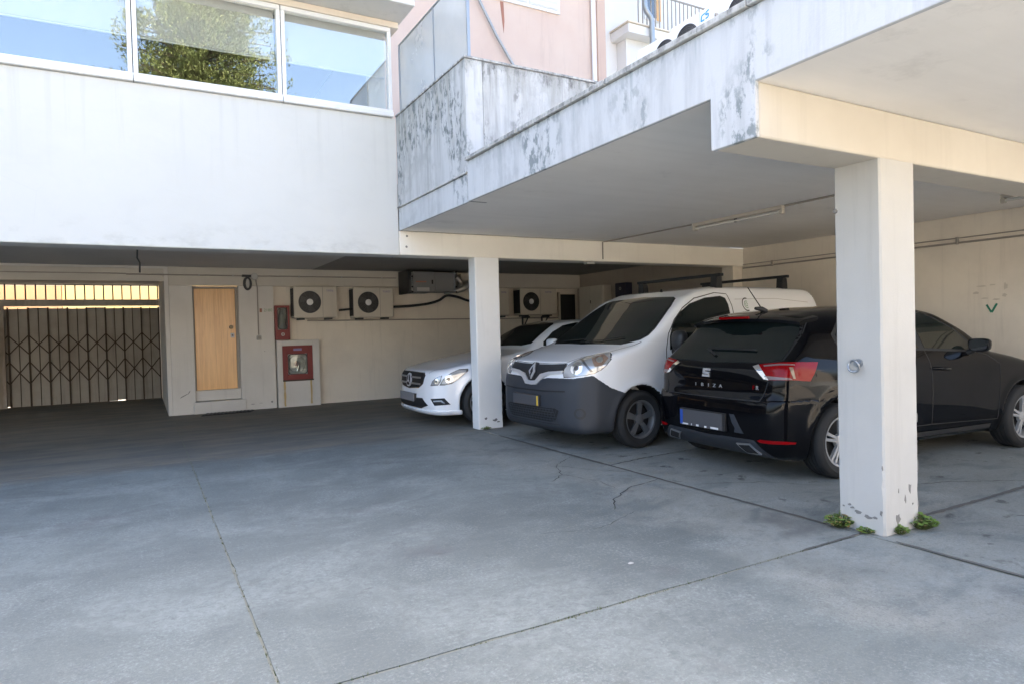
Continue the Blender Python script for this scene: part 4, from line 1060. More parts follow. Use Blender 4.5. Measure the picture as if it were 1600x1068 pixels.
for k in range(860):
    z = 4 + 16.8 * (k / 860) ** .85; full = 3.9 * (1 - ((z - 9) / 12.6) ** 2 if z > 9 else .95)
    full = max(.25, full) * r.uniform(.6, 1.12); a = k * 2.399 + r.uniform(-.4, .4)
    tip = Vector((math.cos(a) * full, math.sin(a) * full, z - .10 * full + r.uniform(-.5, 1.0)))
    base = Vector((0, 0, z - .2))
    lb.tube([base, base.lerp(tip, .6) + Vector((0, 0, .15)), tip], [.05, .03, .01], 4, False)
    # plumes: leaf sprays gather in upward pointing tufts along the outer half of the limb
    for q in range(int(3 + full * 1.6)):
        c0 = base.lerp(tip, .30 + .72 * r.random()) + Vector((r.gauss(0, .22), r.gauss(0, .22), r.gauss(0, .16)))
        ax = Vector((math.cos(a) * .5 + r.gauss(0, .25), math.sin(a) * .5 + r.gauss(0, .25), .9)).normalized(); ln = r.uniform(.35, .75)
        for i in range(26):
            t_ = r.random(); rad = .17 * (1 - t_ * .8)
            p = c0 + ax * ln * t_ + Vector((r.gauss(0, rad), r.gauss(0, rad), r.gauss(0, rad)))
            s_ = r.uniform(.045, .10); d1 = (ax + Vector((r.gauss(0, .5), r.gauss(0, .5), r.gauss(0, .4)))).normalized() * s_; d2 = Vector((r.gauss(0, 1), r.gauss(0, 1), r.gauss(0, .6))).normalized() * s_ * .4
            cr.add([p - d1, p + d2, p + d1, p - d2], [(0, 1, 2, 3)])
lb.build('branch', plain('twig_bark', (.09, .07, .05), .9), ct)
def leafm():
    b = NB('conifer_leaf'); n = b.noise(1.2, 4, .6)
    b.color(b.mix(b.ramp(n, .35, .65), (.06, .09, .022), (.165, .185, .055))); b.rough(.7); return b.m
cw = cr.build('crown', leafm(), ct)
# ------------------------------------------------------------------ cars: bodies from signed distance fields
def sd_poly(P, X, Y):
    """signed distance to a polygon, negative inside"""
    P = np.asarray(P, float); n = len(P)
    d = np.full(X.shape, 1e9); s = np.ones(X.shape)
    for i in range(n):
        a = P[i]; b = P[i - 1]
        ex, ey = b - a; wx, wy = X - a[0], Y - a[1]
        t = np.clip((wx * ex + wy * ey) / (ex * ex + ey * ey + 1e-12), 0, 1)
        dx, dy = wx - ex * t, wy - ey * t
        d = np.minimum(d, dx * dx + dy * dy)
        c1 = Y >= a[1]; c2 = Y < b[1]; c3 = ex * wy > ey * wx
        s = np.where((c1 & c2 & c3) | (~c1 & ~c2 & ~c3), -s, s)
    return s * np.sqrt(d)
def smax(a, b, k):
    h = np.maximum(k - np.abs(a - b), 0) / k
    return np.maximum(a, b) + h * h * k * 0.25
def spline2(P, n=5):
    """smooth closed outline through the points"""
    P = [np.asarray(p, float) for p in P]; N = len(P); out = []
    for i in range(N):
        p0, p1, p2, p3 = P[i - 1], P[i], P[(i + 1) % N], P[(i + 2) % N]
        for k in range(n):
            t = k / n
            out.append(tuple(0.5 * (2 * p1 + (p2 - p0) * t + (2 * p0 - 5 * p1 + 4 * p2 - p3) * t * t + (3 * p1 - p0 - 3 * p2 + p3) * t ** 3)))
    return out
def chaikin(P, it=2):
    for _ in range(it):
        Q = []
        for i in range(len(P)):
            a = Vector(P[i]); b = Vector(P[(i + 1) % len(P)])
            Q += [tuple(a.lerp(b, .25)), tuple(a.lerp(b, .75))]
        P = Q
    return P
def nets(F, org, h):
    """naive surface nets"""
    nx, ny, nz = F.shape
    S = F < 0
    C = [(i, j, k) for i in (0, 1) for j in (0, 1) for k in (0, 1)]
    cnt = sum(S[i:nx - 1 + i, j:ny - 1 + j, k:nz - 1 + k].astype(np.int8) for i, j, k in C)
    I, J, K = np.nonzero((cnt > 0) & (cnt < 8))
    val = {c: F[I + c[0], J + c[1], K + c[2]] for c in C}
    acc = np.zeros((len(I), 3)); num = np.zeros(len(I))
    for a in C:
        for ax in range(3):
            if a[ax] == 0:
                b = list(a); b[ax] = 1; b = tuple(b)
                va, vb = val[a], val[b]
                m = (va < 0) != (vb < 0)
                t = np.where(m, va / np.where(m, va - vb, 1), 0)
                p = np.tile(np.array(a, float), (len(I), 1)); p[:, ax] += t
                acc[m] += p[m]; num[m] += 1
    V = (np.stack([I, J, K], 1) + acc / num[:, None]) * h + np.array(org)
    idx = np.full((nx, ny, nz), -1, np.int64); idx[I, J, K] = np.arange(len(I))
    quads = []
    for ax in range(3):
        a1, a2 = [(1, 2), (2, 0), (0, 1)][ax]
        sl0 = [slice(None)] * 3; sl1 = [slice(None)] * 3
        sl0[ax] = slice(0, -1); sl1[ax] = slice(1, None)
        e = S[tuple(sl0)] != S[tuple(sl1)]
        e_idx = np.stack(np.nonzero(e), 1)
        ok = (e_idx[:, a1] > 0) & (e_idx[:, a2] > 0) & (e_idx[:, a1] < F.shape[a1] - 1) & (e_idx[:, a2] < F.shape[a2] - 1)
        e_idx = e_idx[ok]
        def at(d1, d2):
            q = e_idx.copy(); q[:, a1] -= d1; q[:, a2] -= d2
            return idx[q[:, 0], q[:, 1], q[:, 2]]
        q = np.stack([at(1, 1), at(0, 1), at(0, 0), at(1, 0)], 1)
        ins = S[e_idx[:, 0], e_idx[:, 1], e_idx[:, 2]]
        q[~ins] = q[~ins][:, ::-1]
        quads.append(q)
    Q = np.concatenate(quads); Q = Q[(Q >= 0).all(1)]
    return V, Q
def trilerp(F, org, h, P):
    q = (P - np.array(org)) / h
    i = np.floor(q).astype(int)
    for a in range(3):
        i[..., a] = np.clip(i[..., a], 0, F.shape[a] - 2)
    t = np.clip(q - i, 0, 1); x, y, z = i[..., 0], i[..., 1], i[..., 2]; tx, ty, tz = t[..., 0], t[..., 1], t[..., 2]
    return (((F[x, y, z] * (1 - tz) + F[x, y, z + 1] * tz) * (1 - ty) + (F[x, y + 1, z] * (1 - tz) + F[x, y + 1, z + 1] * tz) * ty) * (1 - tx)
            + ((F[x + 1, y, z] * (1 - tz) + F[x + 1, y, z + 1] * tz) * (1 - ty) + (F[x + 1, y + 1, z] * (1 - tz) + F[x + 1, y + 1, z + 1] * tz) * ty) * tx)
def blur(F, n=1):
    for _ in range(n):
        for a in range(3):
            G = np.pad(F, [(1, 1) if b == a else (0, 0) for b in range(3)], mode='edge')
            s0 = [slice(None)] * 3; s1 = [slice(None)] * 3; s2 = [slice(None)] * 3
            s0[a] = slice(0, -2); s1[a] = slice(1, -1); s2[a] = slice(2, None)
            F = .25 * G[tuple(s0)] + .5 * G[tuple(s1)] + .25 * G[tuple(s2)]
    return F
def np_mesh(name, V, Q, mats, nrm=None, mi=None):
    me = bpy.data.meshes.new(name)
    me.from_pydata(V.tolist(), [], Q.tolist())
    for m in mats: me.materials.append(m)
    if mi is not None: me.polygons.foreach_set('material_index', mi.astype(np.int32))
    me.shade_smooth()
    me.update()
    if nrm is not None:
        me.normals_split_custom_set_from_vertices([tuple(n) for n in nrm])
    return me

class Car:
    def __init__(s, root, L, W, H, side, sec, plan, bowf, bowr, wheels, rw, kside=.06, h=.024, wheelin=.60, kplan=.10, extra=None, u0=0.0):
        """u runs back from the nose, v to the car's right, z up"""
        s.root, s.L, s.W, s.H, s.h = root, L, W, H, h
        s.org = np.array([u0 - .12, -(W / 2 + .10), .06])
        nu, nv, nz = int((L - u0 + .24) / h) + 1, int((W + .2) / h) + 1, int((H + .06) / h) + 1
        u = s.org[0] + h * np.arange(nu); v = s.org[1] + h * np.arange(nv); z = s.org[2] + h * np.arange(nz)
        v -= (v[0] + v[-1]) / 2; s.org[1] = v[0]
        U, Z = np.meshgrid(u, z, indexing='ij')
        S2 = sd_poly(side, U, Z)
        Vv, Zz = np.meshgrid(v, z, indexing='ij')
        C2 = sd_poly([(a, b) for a, b in sec] + [(-a, b) for a, b in reversed(sec)], Vv, Zz)
        Uu, V2 = np.meshgrid(u, v, indexing='ij')
        P2 = sd_poly([(a, b) for a, b in plan] + [(a, -b) for a, b in reversed(plan)], Uu, V2)
        F = np.empty((nu, nv, nz), np.float64)
        wf = np.clip((L * .5 - U) / (L * .22), 0, 1); wr = np.clip((U - L * .58) / (L * .2), 0, 1)
        bf = np.interp(z, *zip(*bowf))[None, :]; br = np.interp(z, *zip(*bowr))[None, :]
        for j in range(nv):
            a = abs(v[j]) / (W / 2)
            sh = bf * wf * a ** 2.6 - br * wr * a ** 2.6
            q = np.clip((U - sh - s.org[0]) / h, 0, nu - 1.001); i0 = q.astype(int); t = q - i0
            F[:, j, :] = np.take_along_axis(S2, i0, 0) * (1 - t) + np.take_along_axis(S2, i0 + 1, 0) * t
        F = smax(F, C2[None, :, :], kside)
        F = smax(F, P2[:, :, None], kplan)
        s.grid = (u, v, z)
        if extra: F = extra(F, u[:, None, None], v[None, :, None], z[None, None, :])
        F = blur(F, 2)
        s.solid = F.copy()
        A = np.abs(v)[None, :, None]
        for uw in wheels:
            r_ = np.sqrt((u[:, None, None] - uw) ** 2 + (z[None, None, :] - rw[0]) ** 2)
            F = F - .014 * np.exp(-((r_ - rw[1] - .02) / .045) ** 2) * np.clip((A - .62) / .1, 0, 1)
            cut = np.maximum(rw[1] - r_, A - 9)       # positive inside the arch
            cut = np.minimum(cut, A - wheelin)
            F = smax(F, cut, .02)
        s.F = F; s.wheels = wheels; s.rw = rw
    def sample(s, P): return trilerp(s.F, s.org, s.h, P)
    def grad(s, P, F=None):
        F = s.F if F is None else F; e = s.h * .7; g = np.empty_like(P)
        for a in range(3):
            d = np.zeros(3); d[a] = e
            g[..., a] = trilerp(F, s.org, s.h, P + d) - trilerp(F, s.org, s.h, P - d)
        return g / (np.linalg.norm(g, axis=-1, keepdims=True) + 1e-9)
    def body(s, name, paint, under, zu=.19):
        V, Q = nets(s.F, s.org, s.h)
        for _ in range(2):
            d = s.sample(V); g = s.grad(V); V = V - np.clip(d, -.01, .01)[:, None] * g * .8
        N = s.grad(V)
        c = V[Q].mean(1); mi = np.zeros(len(Q))
        for uw in s.wheels:
            r_ = np.hypot(c[:, 0] - uw, c[:, 2] - s.rw[0])
            nz = np.abs(N[Q].mean(1)[:, 1])
            mi[(r_ < s.rw[1] + .006) & (np.abs(c[:, 1]) > .5) & ((nz < .55) | (r_ < s.rw[1] - .05))] = 1
        mi[c[:, 2] < zu] = 1
        o = bpy.data.objects.new(name, np_mesh(name, V, Q, [paint, under], N, mi)); COL.objects.link(o); o.parent = s.root
        s.bvh = BVHTree.FromPolygons([Vector(p) for p in V], [tuple(q) for q in Q.tolist()])
        return o
    def csg(s, name, mat, box, fn, off=.006, h=.012, parent=None, mirror=False, k=.008, inner=None, base=None, label=None):
        """a part cut from the body's own surface, lifted by off; fn(u,v,z) < 0 inside its outline"""
        (u0, u1), (v0, v1), (z0, z1) = box
        u = np.arange(u0, u1 + h, h); v = np.arange(v0, v1 + h, h); z = np.arange(z0, z1 + h, h)
        P = np.stack(np.meshgrid(u, v, z, indexing='ij'), -1)
        Fb = trilerp(s.F if base is None else base, s.org, s.h, P)
        G = fn(P[..., 0], P[..., 1], P[..., 2])
        T = smax(Fb - off, G, k)
        T = np.maximum(T, -(Fb + (inner or .03)))
        T[0], T[-1] = np.maximum(T[0], h * .3), np.maximum(T[-1], h * .3)
        T[:, 0] = np.maximum(T[:, 0], h * .3); T[:, -1] = np.maximum(T[:, -1], h * .3)
        T[:, :, 0] = np.maximum(T[:, :, 0], h * .3); T[:, :, -1] = np.maximum(T[:, :, -1], h * .3)
        V, Q = nets(T, (u0, v0, z0), h)
        if not len(V): return None
        res = []
        for sg in ((1, -1) if mirror else (1,)):
            Vm = V * np.array([1, sg, 1]); Qm = Q if sg == 1 else Q[:, ::-1]
            me = np_mesh(name, Vm, Qm, [mat]); me.set_sharp_from_angle(angle=math.radians(38))
            o = bpy.data.objects.new(name, me); COL.objects.link(o); o.parent = parent or s.root
            if label: o['label'] = label
            res.append(o)
        return res if mirror else res[0]
    def patch(s, name, mat, pts, d, off=.003, sp=.035, parent=None, mirror=False, depth=.012, smooth=0, flip=False):
        """a thin shell on the body: 3D outline points are seen along d, filled and laid on the body surface"""
        d = Vector(d).normalized()
        e1 = d.cross(Vector((0, 0, 1)) if abs(d.z) < .9 else Vector((1, 0, 0))).normalized(); e2 = e1.cross(d)
        P2 = [(Vector(p).dot(e1), Vector(p).dot(e2)) for p in pts]
        if smooth: P2 = chaikin(P2, smooth)
        # refine the outline so that it follows the curved body
        O = []
        for a, b in zip(P2, P2[1:] + P2[:1]):
            n = max(1, int(math.dist(a, b) / (sp * .8)))
            O += [(a[0] + (b[0] - a[0]) * i / n, a[1] + (b[1] - a[1]) * i / n) for i in range(n)]
        n0 = len(O); xs = [p[0] for p in O]; ys = [p[1] for p in O]
        gx = np.arange(min(xs), max(xs), sp); gy = np.arange(min(ys), max(ys), sp)
        if len(gx) and len(gy):
            X, Y = np.meshgrid(gx, gy); D = sd_poly(O, X, Y)
            pin = [(float(a), float(b)) for a, b, c in zip(X.ravel(), Y.ravel(), D.ravel()) if c < -sp * .4]
        else: pin = []
        ed = [(i, (i + 1) % n0) for i in range(n0)]
        vs, es, fs, ov, oe, of = delaunay_2d_cdt([Vector(p) for p in O + pin], ed, [], 1, 1e-6)
        far = 4.0; V = []; NN = []
        for p in vs:
            o = e1 * p.x + e2 * p.y - d * 0
            o = o - d * (o.dot(d)) - d * far + d * 0
            base = Vector((s.L / 2, 0, .7)); o = o + d * base.dot(d)
            hit, nrm, _, _ = s.bvh.ray_cast(o, d)
            if hit is None:
                V.append(None); NN.append(None); continue
            if nrm.dot(d) > 0: nrm = -nrm
            V.append(hit); NN.append(nrm)
        g = s.grad(np.array([tuple(v) if v is not None else (0, 0, 0) for v in V]))
        top = []; low = []
        for i, v in enumerate(V):
            n = Vector(g[i]) if v is not None else None
            top.append(v + n * off if v is not None else Vector((0, 0, 0))); low.append(v - n * depth if v is not None else Vector((0, 0, 0)))
        F = [tuple(f) for f in fs if all(V[i] is not None for i in f)]
        F = [f if (top[f[1]] - top[f[0]]).cross(top[f[2]] - top[f[0]]).dot(d) < 0 else f[::-1] for f in F]
        cnt = {}
        for f in F:
            for a, b in zip(f, f[1:] + f[:1]): cnt[(a, b)] = 1
        m = len(top); A = top + low
        for (a, b) in list(cnt):
            if (b, a) not in cnt: F.append((b, a, a + m, b + m))
        res = []
        for sg in ((1, -1) if mirror else (1,)):
            me = bpy.data.meshes.new(name)
            me.from_pydata([(p.x, p.y * sg, p.z) for p in A], [], [f if sg == 1 else f[::-1] for f in F])
            bm = bmesh.new(); bm.from_mesh(me); bmesh.ops.delete(bm, geom=[v for v in bm.verts if not v.link_faces], context='VERTS'); bm.to_mesh(me); bm.free()
            me.materials.append(mat); me.shade_smooth(); me.set_sharp_from_angle(angle=math.radians(40))
            o = bpy.data.objects.new(name, me); COL.objects.link(o); o.parent = (parent[0 if sg == 1 else 1] if isinstance(parent, (list, tuple)) else parent) or s.root
            res.append(o)
        return res if mirror else res[0]
    def seam(s, name, mat, pts, d, w=.007, off=.0015, parent=None, mirror=False, n=14, round_=False):
        """a panel gap: a narrow dark strip laid on the body along a line of 3D points seen along d"""
        d = Vector(d).normalized(); P = []
        pts = [Vector(p) for p in pts]
        if round_: pts = curve(pts, 6)
        for a, b in zip(pts[:-1], pts[1:]):
            k = max(1, int((b - a).length / .03))
            P += [a.lerp(b, i / k) for i in range(k)]
        P.append(pts[-1]); H = []
        for p in P:
            hit, nrm, _, _ = s.bvh.ray_cast(p - d * 3, d)
            if hit is not None: H.append((hit, nrm if nrm.dot(d) < 0 else -nrm))
        vs = []; fs = []
        for i, (p, nn) in enumerate(H):
            t = (H[min(i + 1, len(H) - 1)][0] - H[max(i - 1, 0)][0]); sd = t.cross(nn)
            if sd.length < 1e-6: sd = Vector((0, 0, 1))
            sd.normalize()
            vs += [tuple(p + nn * off - sd * w / 2), tuple(p + nn * off + sd * w / 2)]
            if i: fs.append((2 * i - 2, 2 * i - 1, 2 * i + 1, 2 * i))
        res = []
        for sg in ((1, -1) if mirror else (1,)):
            me = bpy.data.meshes.new(name); me.from_pydata([(x, y * sg, z) for x, y, z in vs], [], fs); me.materials.append(mat)
            o = bpy.data.objects.new(name, me); COL.objects.link(o); o.parent = parent or s.root; res.append(o)
        return res

def car_paint(name, col, rough=.28, coat=1.0, spec=.5):
    return plain(name, col, rough, 0, coat, spec)
M['cw'] = car_paint('white_car_paint', (.86, .87, .88))
M['cb'] = plain('black_car_paint', (.003, .003, .004), .05, 0, 0, .20)
M['cglass'] = plain('dark_car_glass', (.008, .012, .011), .02, 0, 0, .5)
M['lamp'] = plain('clear_lamp', (.42, .43, .44), .10, .35, 1.0)
M['lampdark'] = plain('dark_lamp_housing', (.10, .10, .105), .15, .3, 1.0)
M['reflector'] = plain('lamp_reflector', (.85, .86, .88), .06, 1.0)
M['lens_grey'] = plain('frosted_lens', (.20, .15, .15), .3)
M['mirrorglass'] = plain('mirror_glass', (.35, .37, .39), .04, .9)
M['amber'] = plain('amber_lens', (.24, .16, .115), .2, 0, .8)
M['grain'] = plain('grained_plastic', (.036, .040, .047), .55, 0, 0, .4)
M['plate'] = plain('blank_grey_plate', (.075, .075, .08), .5)
M['platel'] = plain('blank_pale_plate', (.22, .22, .23), .5)
M['plateblue'] = plain('plate_blue_band', (.02, .08, .38), .5)
M['plateyel'] = plain('plate_yellow_band', (.75, .50, .05), .5)
M['rim'] = plain('alloy_rim', (.42, .43, .44), .3, .45)
M['silver_trim'] = plain('satin_chrome', (.72, .73, .75), .28, .55)
M['steel_rim'] = plain('grey_wheel', (.17, .175, .18), .35, .4)
M['lowplastic'] = plain('dark_lower_plastic', (.020, .023, .028), .5)
M['exhaust'] = plain('exhaust_metal', (.50, .51, .52), .28, .85)
M['tyre'] = plain('tyre_rubber', (.018, .018, .018), .8)
M['platechar'] = plain('plate_white_print', (.7, .7, .7), .5)

def wheel(root, u, v, r, w, rr, spokes, style, sg, rmat='rim'):
    """tyre with tread grooves, rim with spokes; sg is the outer side"""
    m = MB(); hw = w / 2
    prof = [(rr - .005, -hw * .72), (rr + .012, -hw * .9), (rr + (r - rr) * .55, -hw * 1.04), (r - .022, -hw * .93), (r - .006, -hw * .78)]
    for k in (-.5, -.17, .17, .5):
        prof += [(r, hw * (k - .11)), (r, hw * (k - .03)), (r - .008, hw * (k - .025)), (r - .008, hw * (k + .025)), (r, hw * (k + .03))]
    prof += [(r - .006, hw * .78), (r - .022, hw * .93), (rr + (r - rr) * .55, hw * 1.04), (rr + .012, hw * .9), (rr - .005, hw * .72)]
    m.lathe(prof, 44, 'y')
    t = m.build('wheel', M['tyre'], root, smooth=35, loc=(u, v, r))
    f = MB(); yo = sg * hw * .80
    f.lathe([(rr - .030, sg * hw * .1), (rr - .022, yo - sg * .02), (rr - .012, yo), (rr + .004, yo + sg * .006), (rr + .008, yo - sg * .004), (rr - .004, yo - sg * .05)], 40, 'y')
    for k in range(spokes):
        a = 2 * PI * k / spokes + .3
        if style == 'twin':
            for da in (-.13, .13):
                p0 = (math.cos(a + da * 1.6) * .045, yo - sg * .026, math.sin(a + da * 1.6) * .045)
                p1 = (math.cos(a + da) * (rr - .014), yo - sg * .012, math.sin(a + da) * (rr - .014))
                f.bar(p0, p1, .024, .026, (0, 1, 0))
        else:
            c, s_ = math.cos(a), math.sin(a); w0, w1 = .024, .040
            q = []
            for rad, ww, yy in ((.04, w0, yo - sg * .022), (rr - .012, w1, yo - sg * .010)):
                q += [(c * rad - s_ * ww, yy, s_ * rad + c * ww), (c * rad + s_ * ww, yy, s_ * rad - c * ww), (c * rad + s_ * ww * .7, yy - sg * .03, s_ * rad - c * ww * .7), (c * rad - s_ * ww * .7, yy - sg * .03, s_ * rad + c * ww * .7)]
            f.add(q, [(0, 1, 5, 4), (1, 2, 6, 5), (2, 3, 7, 6), (3, 0, 4, 7)])
    f.lathe([(0, yo - sg * .008), (.028, yo - sg * .010), (.058, yo - sg * .02), (.062, yo - sg * .05)], 20, 'y')
    f.build('rim', M[rmat], t, smooth=35)
    MB().lathe([(0, -sg * .005), (rr - .05, -sg * .005), (rr - .05, sg * .012), (0, sg * .012)], 28, 'y').build('brake_disc', M['black'], t)
    MB().lathe([(0, -hw * .72), (rr - .004, -hw * .72), (rr - .004, -hw * .70)] if sg > 0 else [(0, hw * .72), (rr - .004, hw * .72), (rr - .004, hw * .70)], 28, 'y').build('wheel_back', M['black'], t)
    return t

# ================================================================== white panel van
van = thing('panel_van', 'white panel van with dark grey bumper and black roof bars, parked behind the far pillar', 'van', loc=(3.80, 6.405, 0), rz=math.radians(2.0))
L = 4.28
side = [(.14, .20), (.03, .27), (.0, .40), (.0, .64), (.05, .74), (.07, .86), (.13, .955), (.45, 1.05), (.76, 1.125), (1.08, 1.305), (1.42, 1.505), (1.68, 1.65), (1.95, 1.745), (2.35, 1.80),
        (2.9, 1.815), (3.5, 1.805), (4.0, 1.775), (4.14, 1.73), (4.21, 1.45), (4.25, 1.0), (4.28, .62), (4.27, .40), (4.2, .25), (3.9, .20)]
sec = [(.0, .16), (.72, .17), (.84, .24), (.895, .40), (.913, .62), (.914, .85), (.902, 1.05), (.872, 1.28), (.825, 1.5), (.775, 1.67), (.71, 1.765), (.55, 1.80), (.0, 1.83)]
plan = [(0, 0), (.0, .38), (.05, .58), (.14, .735), (.30, .845), (.55, .90), (.95, .915), (3.6, .915), (4.1, .90), (4.24, .86), (4.28, .75), (4.28, 0)]
C = Car(van, L, 1.829, 1.83, side, sec, plan, [(0, .10), (.7, .12), (1.0, .16), (1.12, .18), (1.25, .17), (1.6, .12), (1.8, .09)], [(0, .02), (2, .03)], (.875, 3.575), (.316, .372), kside=.045, kplan=.06)
C.body('body', M['cw'], M['black'], .20)
VAN = C
for uw in C.wheels:
    for sg in (-1, 1):
        wheel(van, uw, sg * .795, .316, .20, .205, 5, 'solid', sg, 'steel_rim')
# ================================================================== black hatchback
_y = math.radians(-4.5)
hat = thing('hatchback_car', 'black hatchback car seen from behind, parked beside the near pillar', 'car', loc=(4.43 + 4.08 * math.cos(_y), 4.375 + 4.08 * math.sin(_y), 0), rz=PI + _y)
L = 4.06
side = [(.02, .18), (-.11, .25), (-.14, .42), (-.12, .58), (-.07, .72), (.10, .80), (.66, .93), (1.02, 1.0), (1.35, 1.20), (1.72, 1.385), (2.05, 1.470), (2.5, 1.488), (3.0, 1.468), (3.35, 1.428), (3.59, 1.378), (3.61, 1.345),
        (3.64, 1.26), (3.86, 1.045), (3.93, .985), (3.965, .93), (3.99, .80), (3.985, .73), (4.03, .68), (4.055, .60), (4.06, .45), (4.02, .30), (3.95, .22), (3.75, .18)]
sec = [(.0, .16), (.70, .165), (.80, .22), (.855, .34), (.878, .52), (.890, .70), (.885, .82), (.868, .93), (.845, .965), (.79, 1.08), (.72, 1.23), (.635, 1.36), (.56, 1.42), (.40, 1.472), (.0, 1.495)]
plan = [(-.14, 0), (-.14, .30), (-.09, .52), (.02, .70), (.22, .83), (.55, .88), (1.1, .89), (3.2, .89), (3.65, .865), (3.90, .80), (4.01, .70), (4.055, .50), (4.06, 0)]
C = Car(hat, L, 1.78, 1.50, side, sec, plan, [(0, .10), (.8, .16), (1.1, .24), (1.45, .18)], [(0, .03), (.6, .05), (.95, .07), (1.2, .12), (1.45, .10)], (.70, 3.335), (.316, .364), kside=.05, kplan=.08, u0=-.14)
C.body('body', M['cb'], M['black'], .19)
HAT = C
for uw in C.wheels:
    for sg in (-1, 1):
        wheel(hat, uw, sg * .772, .316, .225, .212, 5, 'twin', sg)
# ================================================================== white car
cou = thing('parked_car', 'white car with a dark twin-bar grille, half hidden behind the far white pillar', 'car', loc=(3.335, 9.09, 0), rz=math.radians(-2.0))
L = 4.84
side = [(.16, .18), (.05, .21), (.0, .31), (.02, .47), (.045, .59), (.06, .72), (.12, .785), (.5, .875), (1.0, .96), (1.46, 1.03), (1.80, 1.21), (2.15, 1.385), (2.5, 1.462), (2.85, 1.475), (3.3, 1.44), (3.7, 1.32), (4.15, 1.12), (4.4, 1.06), (4.72, 1.03),
        (4.80, .97), (4.83, .8), (4.84, .5), (4.8, .3), (4.6, .20)]
sec = [(.0, .155), (.76, .16), (.85, .215), (.90, .36), (.92, .56), (.917, .74), (.90, .88), (.865, .965), (.80, 1.07), (.73, 1.20), (.65, 1.34), (.55, 1.42), (.38, 1.46), (0, 1.48)]
plan = [(0, 0), (.0, .32), (.05, .54), (.13, .70), (.30, .83), (.60, .90), (1.0, .922), (3.9, .92), (4.4, .89), (4.74, .78), (4.84, .62), (4.84, 0)]
C = Car(cou, L, 1.845, 1.485, side, sec, plan, [(0, .12), (.7, .18), (1.0, .26), (1.4, .18)], [(0, .05), (1, .12), (1.4, .1)], (.84, 3.71), (.330, .374), kside=.05, kplan=.10)
C.body('body', M['cw'], M['black'], .17)
COU = C
for uw in C.wheels:
    for sg in (-1, 1):
        wheel(cou, uw, sg * .81, .330, .22, .238, 5, 'twin', sg)
# ------------------------------------------------------------------ car details
def sym(h):
    """closed outline from one half (v >= 0 first to last), mirrored"""
    o = [(u, v, z) for u, v, z in h]
    return o + [(u, -v, z) for u, v, z in reversed(h) if abs(v) > 1e-6]
def fr(h, u=0.0): return [(u, v, z) for v, z in h]
def circ(c, r, d, n=20):
    d = Vector(d).normalized(); e1 = d.cross(Vector((0, 0, 1))).normalized(); e2 = e1.cross(d)
    return [tuple(Vector(c) + e1 * r * math.cos(2 * PI * i / n) + e2 * r * math.sin(2 * PI * i / n)) for i in range(n)]
def mirror_shell(root, u, v, z, mat, lens, sx=.10, sy=.115, sz=.085, sides=(-1, 1)):
    """rounded shell, open flat towards the rear with the glass set in it"""
    for sg in sides:
        m = MB(); vs = []; fs = []; n, k = 18, 9
        prof = [(-.5, 0.02), (-.485, .30), (-.44, .56), (-.35, .78), (-.20, .93), (0, 1.0), (.18, 1.0), (.30, .97), (.31, .90), (.27, .87)]
        for du, rr in prof:
            for j in range(n):
                b = 2 * PI * j / n; cb, sb = math.cos(b), math.sin(b)
                q = (abs(cb) ** .62) * (1 if cb >= 0 else -1), (abs(sb) ** .62) * (1 if sb >= 0 else -1)
                vs.append((u + sx * du, sg * (v + sy * rr * q[0] * (1 + .06 * q[1])), z + sz * rr * q[1]))
        for i in range(k):
            for j in range(n):
                fs.append((i * n + j, i * n + (j + 1) % n, (i + 1) * n + (j + 1) % n, (i + 1) * n + j))
        fs.append(tuple(range(n)))
        m.add(vs, fs)
        o = m.build('door_mirror', mat, root, smooth=50)
        MB().tube([(u, sg * (v - sy * .6), z - sz * .7), (u + .01, sg * (v - sy * 1.15), z - sz * 1.15), (u + .02, sg * (v - sy * 1.9), z - sz * 1.25)], [.028, .03, .034], 8).build('mirror_arm', M['blackpl'], o, smooth=60)
        P = [(sg * (v + sy * .865 * q0), z + sz * .865 * q1) for q0, q1 in [((abs(math.cos(2 * PI * i / 18)) ** .62) * (1 if math.cos(2 * PI * i / 18) >= 0 else -1), (abs(math.sin(2 * PI * i / 18)) ** .62) * (1 if math.sin(2 * PI * i / 18) >= 0 else -1)) for i in range(18)]]
        MB().prism(P, lambda a, b: (u + sx * .262, a, b), lambda a, b: (u + sx * .275, a, b)).build('mirror_glass', M['mirrorglass'], o)

# ---- van
C = VAN
bu = C.csg('bumper', M['grain'], ((-.04, .72), (-.96, .96), (.17, .86)),
      lambda u, v, z: np.maximum(z - np.where(u < .27, np.interp(np.abs(v), [0, .10, .19, .30, .54, .68, .78, .83], [.702, .704, .776, .79, .795, .797, .815, .83]), np.interp(u, [.27, .343, .465, .634, .9], [.825, .77, .69, .625, .60])), u - .70), off=.010, h=.014)
ws = [(.765, 0, 1.125), (.80, .45, 1.127), (.83, .63, 1.122), (.99, .785, 1.165), (1.09, .815, 1.203), (1.20, .80, 1.278), (1.37, .755, 1.413), (1.53, .70, 1.544), (1.66, .63, 1.640), (1.70, .56, 1.662), (1.76, 0, 1.685)]
C.patch('windshield_seal', M['black'], sym([(a - (.012 if i < 4 else 0) + (.012 if i > 7 else 0), b * 1.012 if b else 0, c) for i, (a, b, c) in enumerate(ws)]), (1, 0, -.5), off=.0015)
wsh = C.patch('windshield', M['cglass'], sym([(a, b * .985, c) for a, b, c in ws]), (1, 0, -.5), off=.004)
for pts in ([(.80, .05, 1.13), (.84, -.30, 1.16), (.93, -.58, 1.20)], [(.80, .55, 1.13), (.84, .30, 1.16), (.86, .02, 1.165)]):
    C.seam('wiper', M['black'], pts, (1, 0, -.6), w=.022, off=.016, parent=wsh)
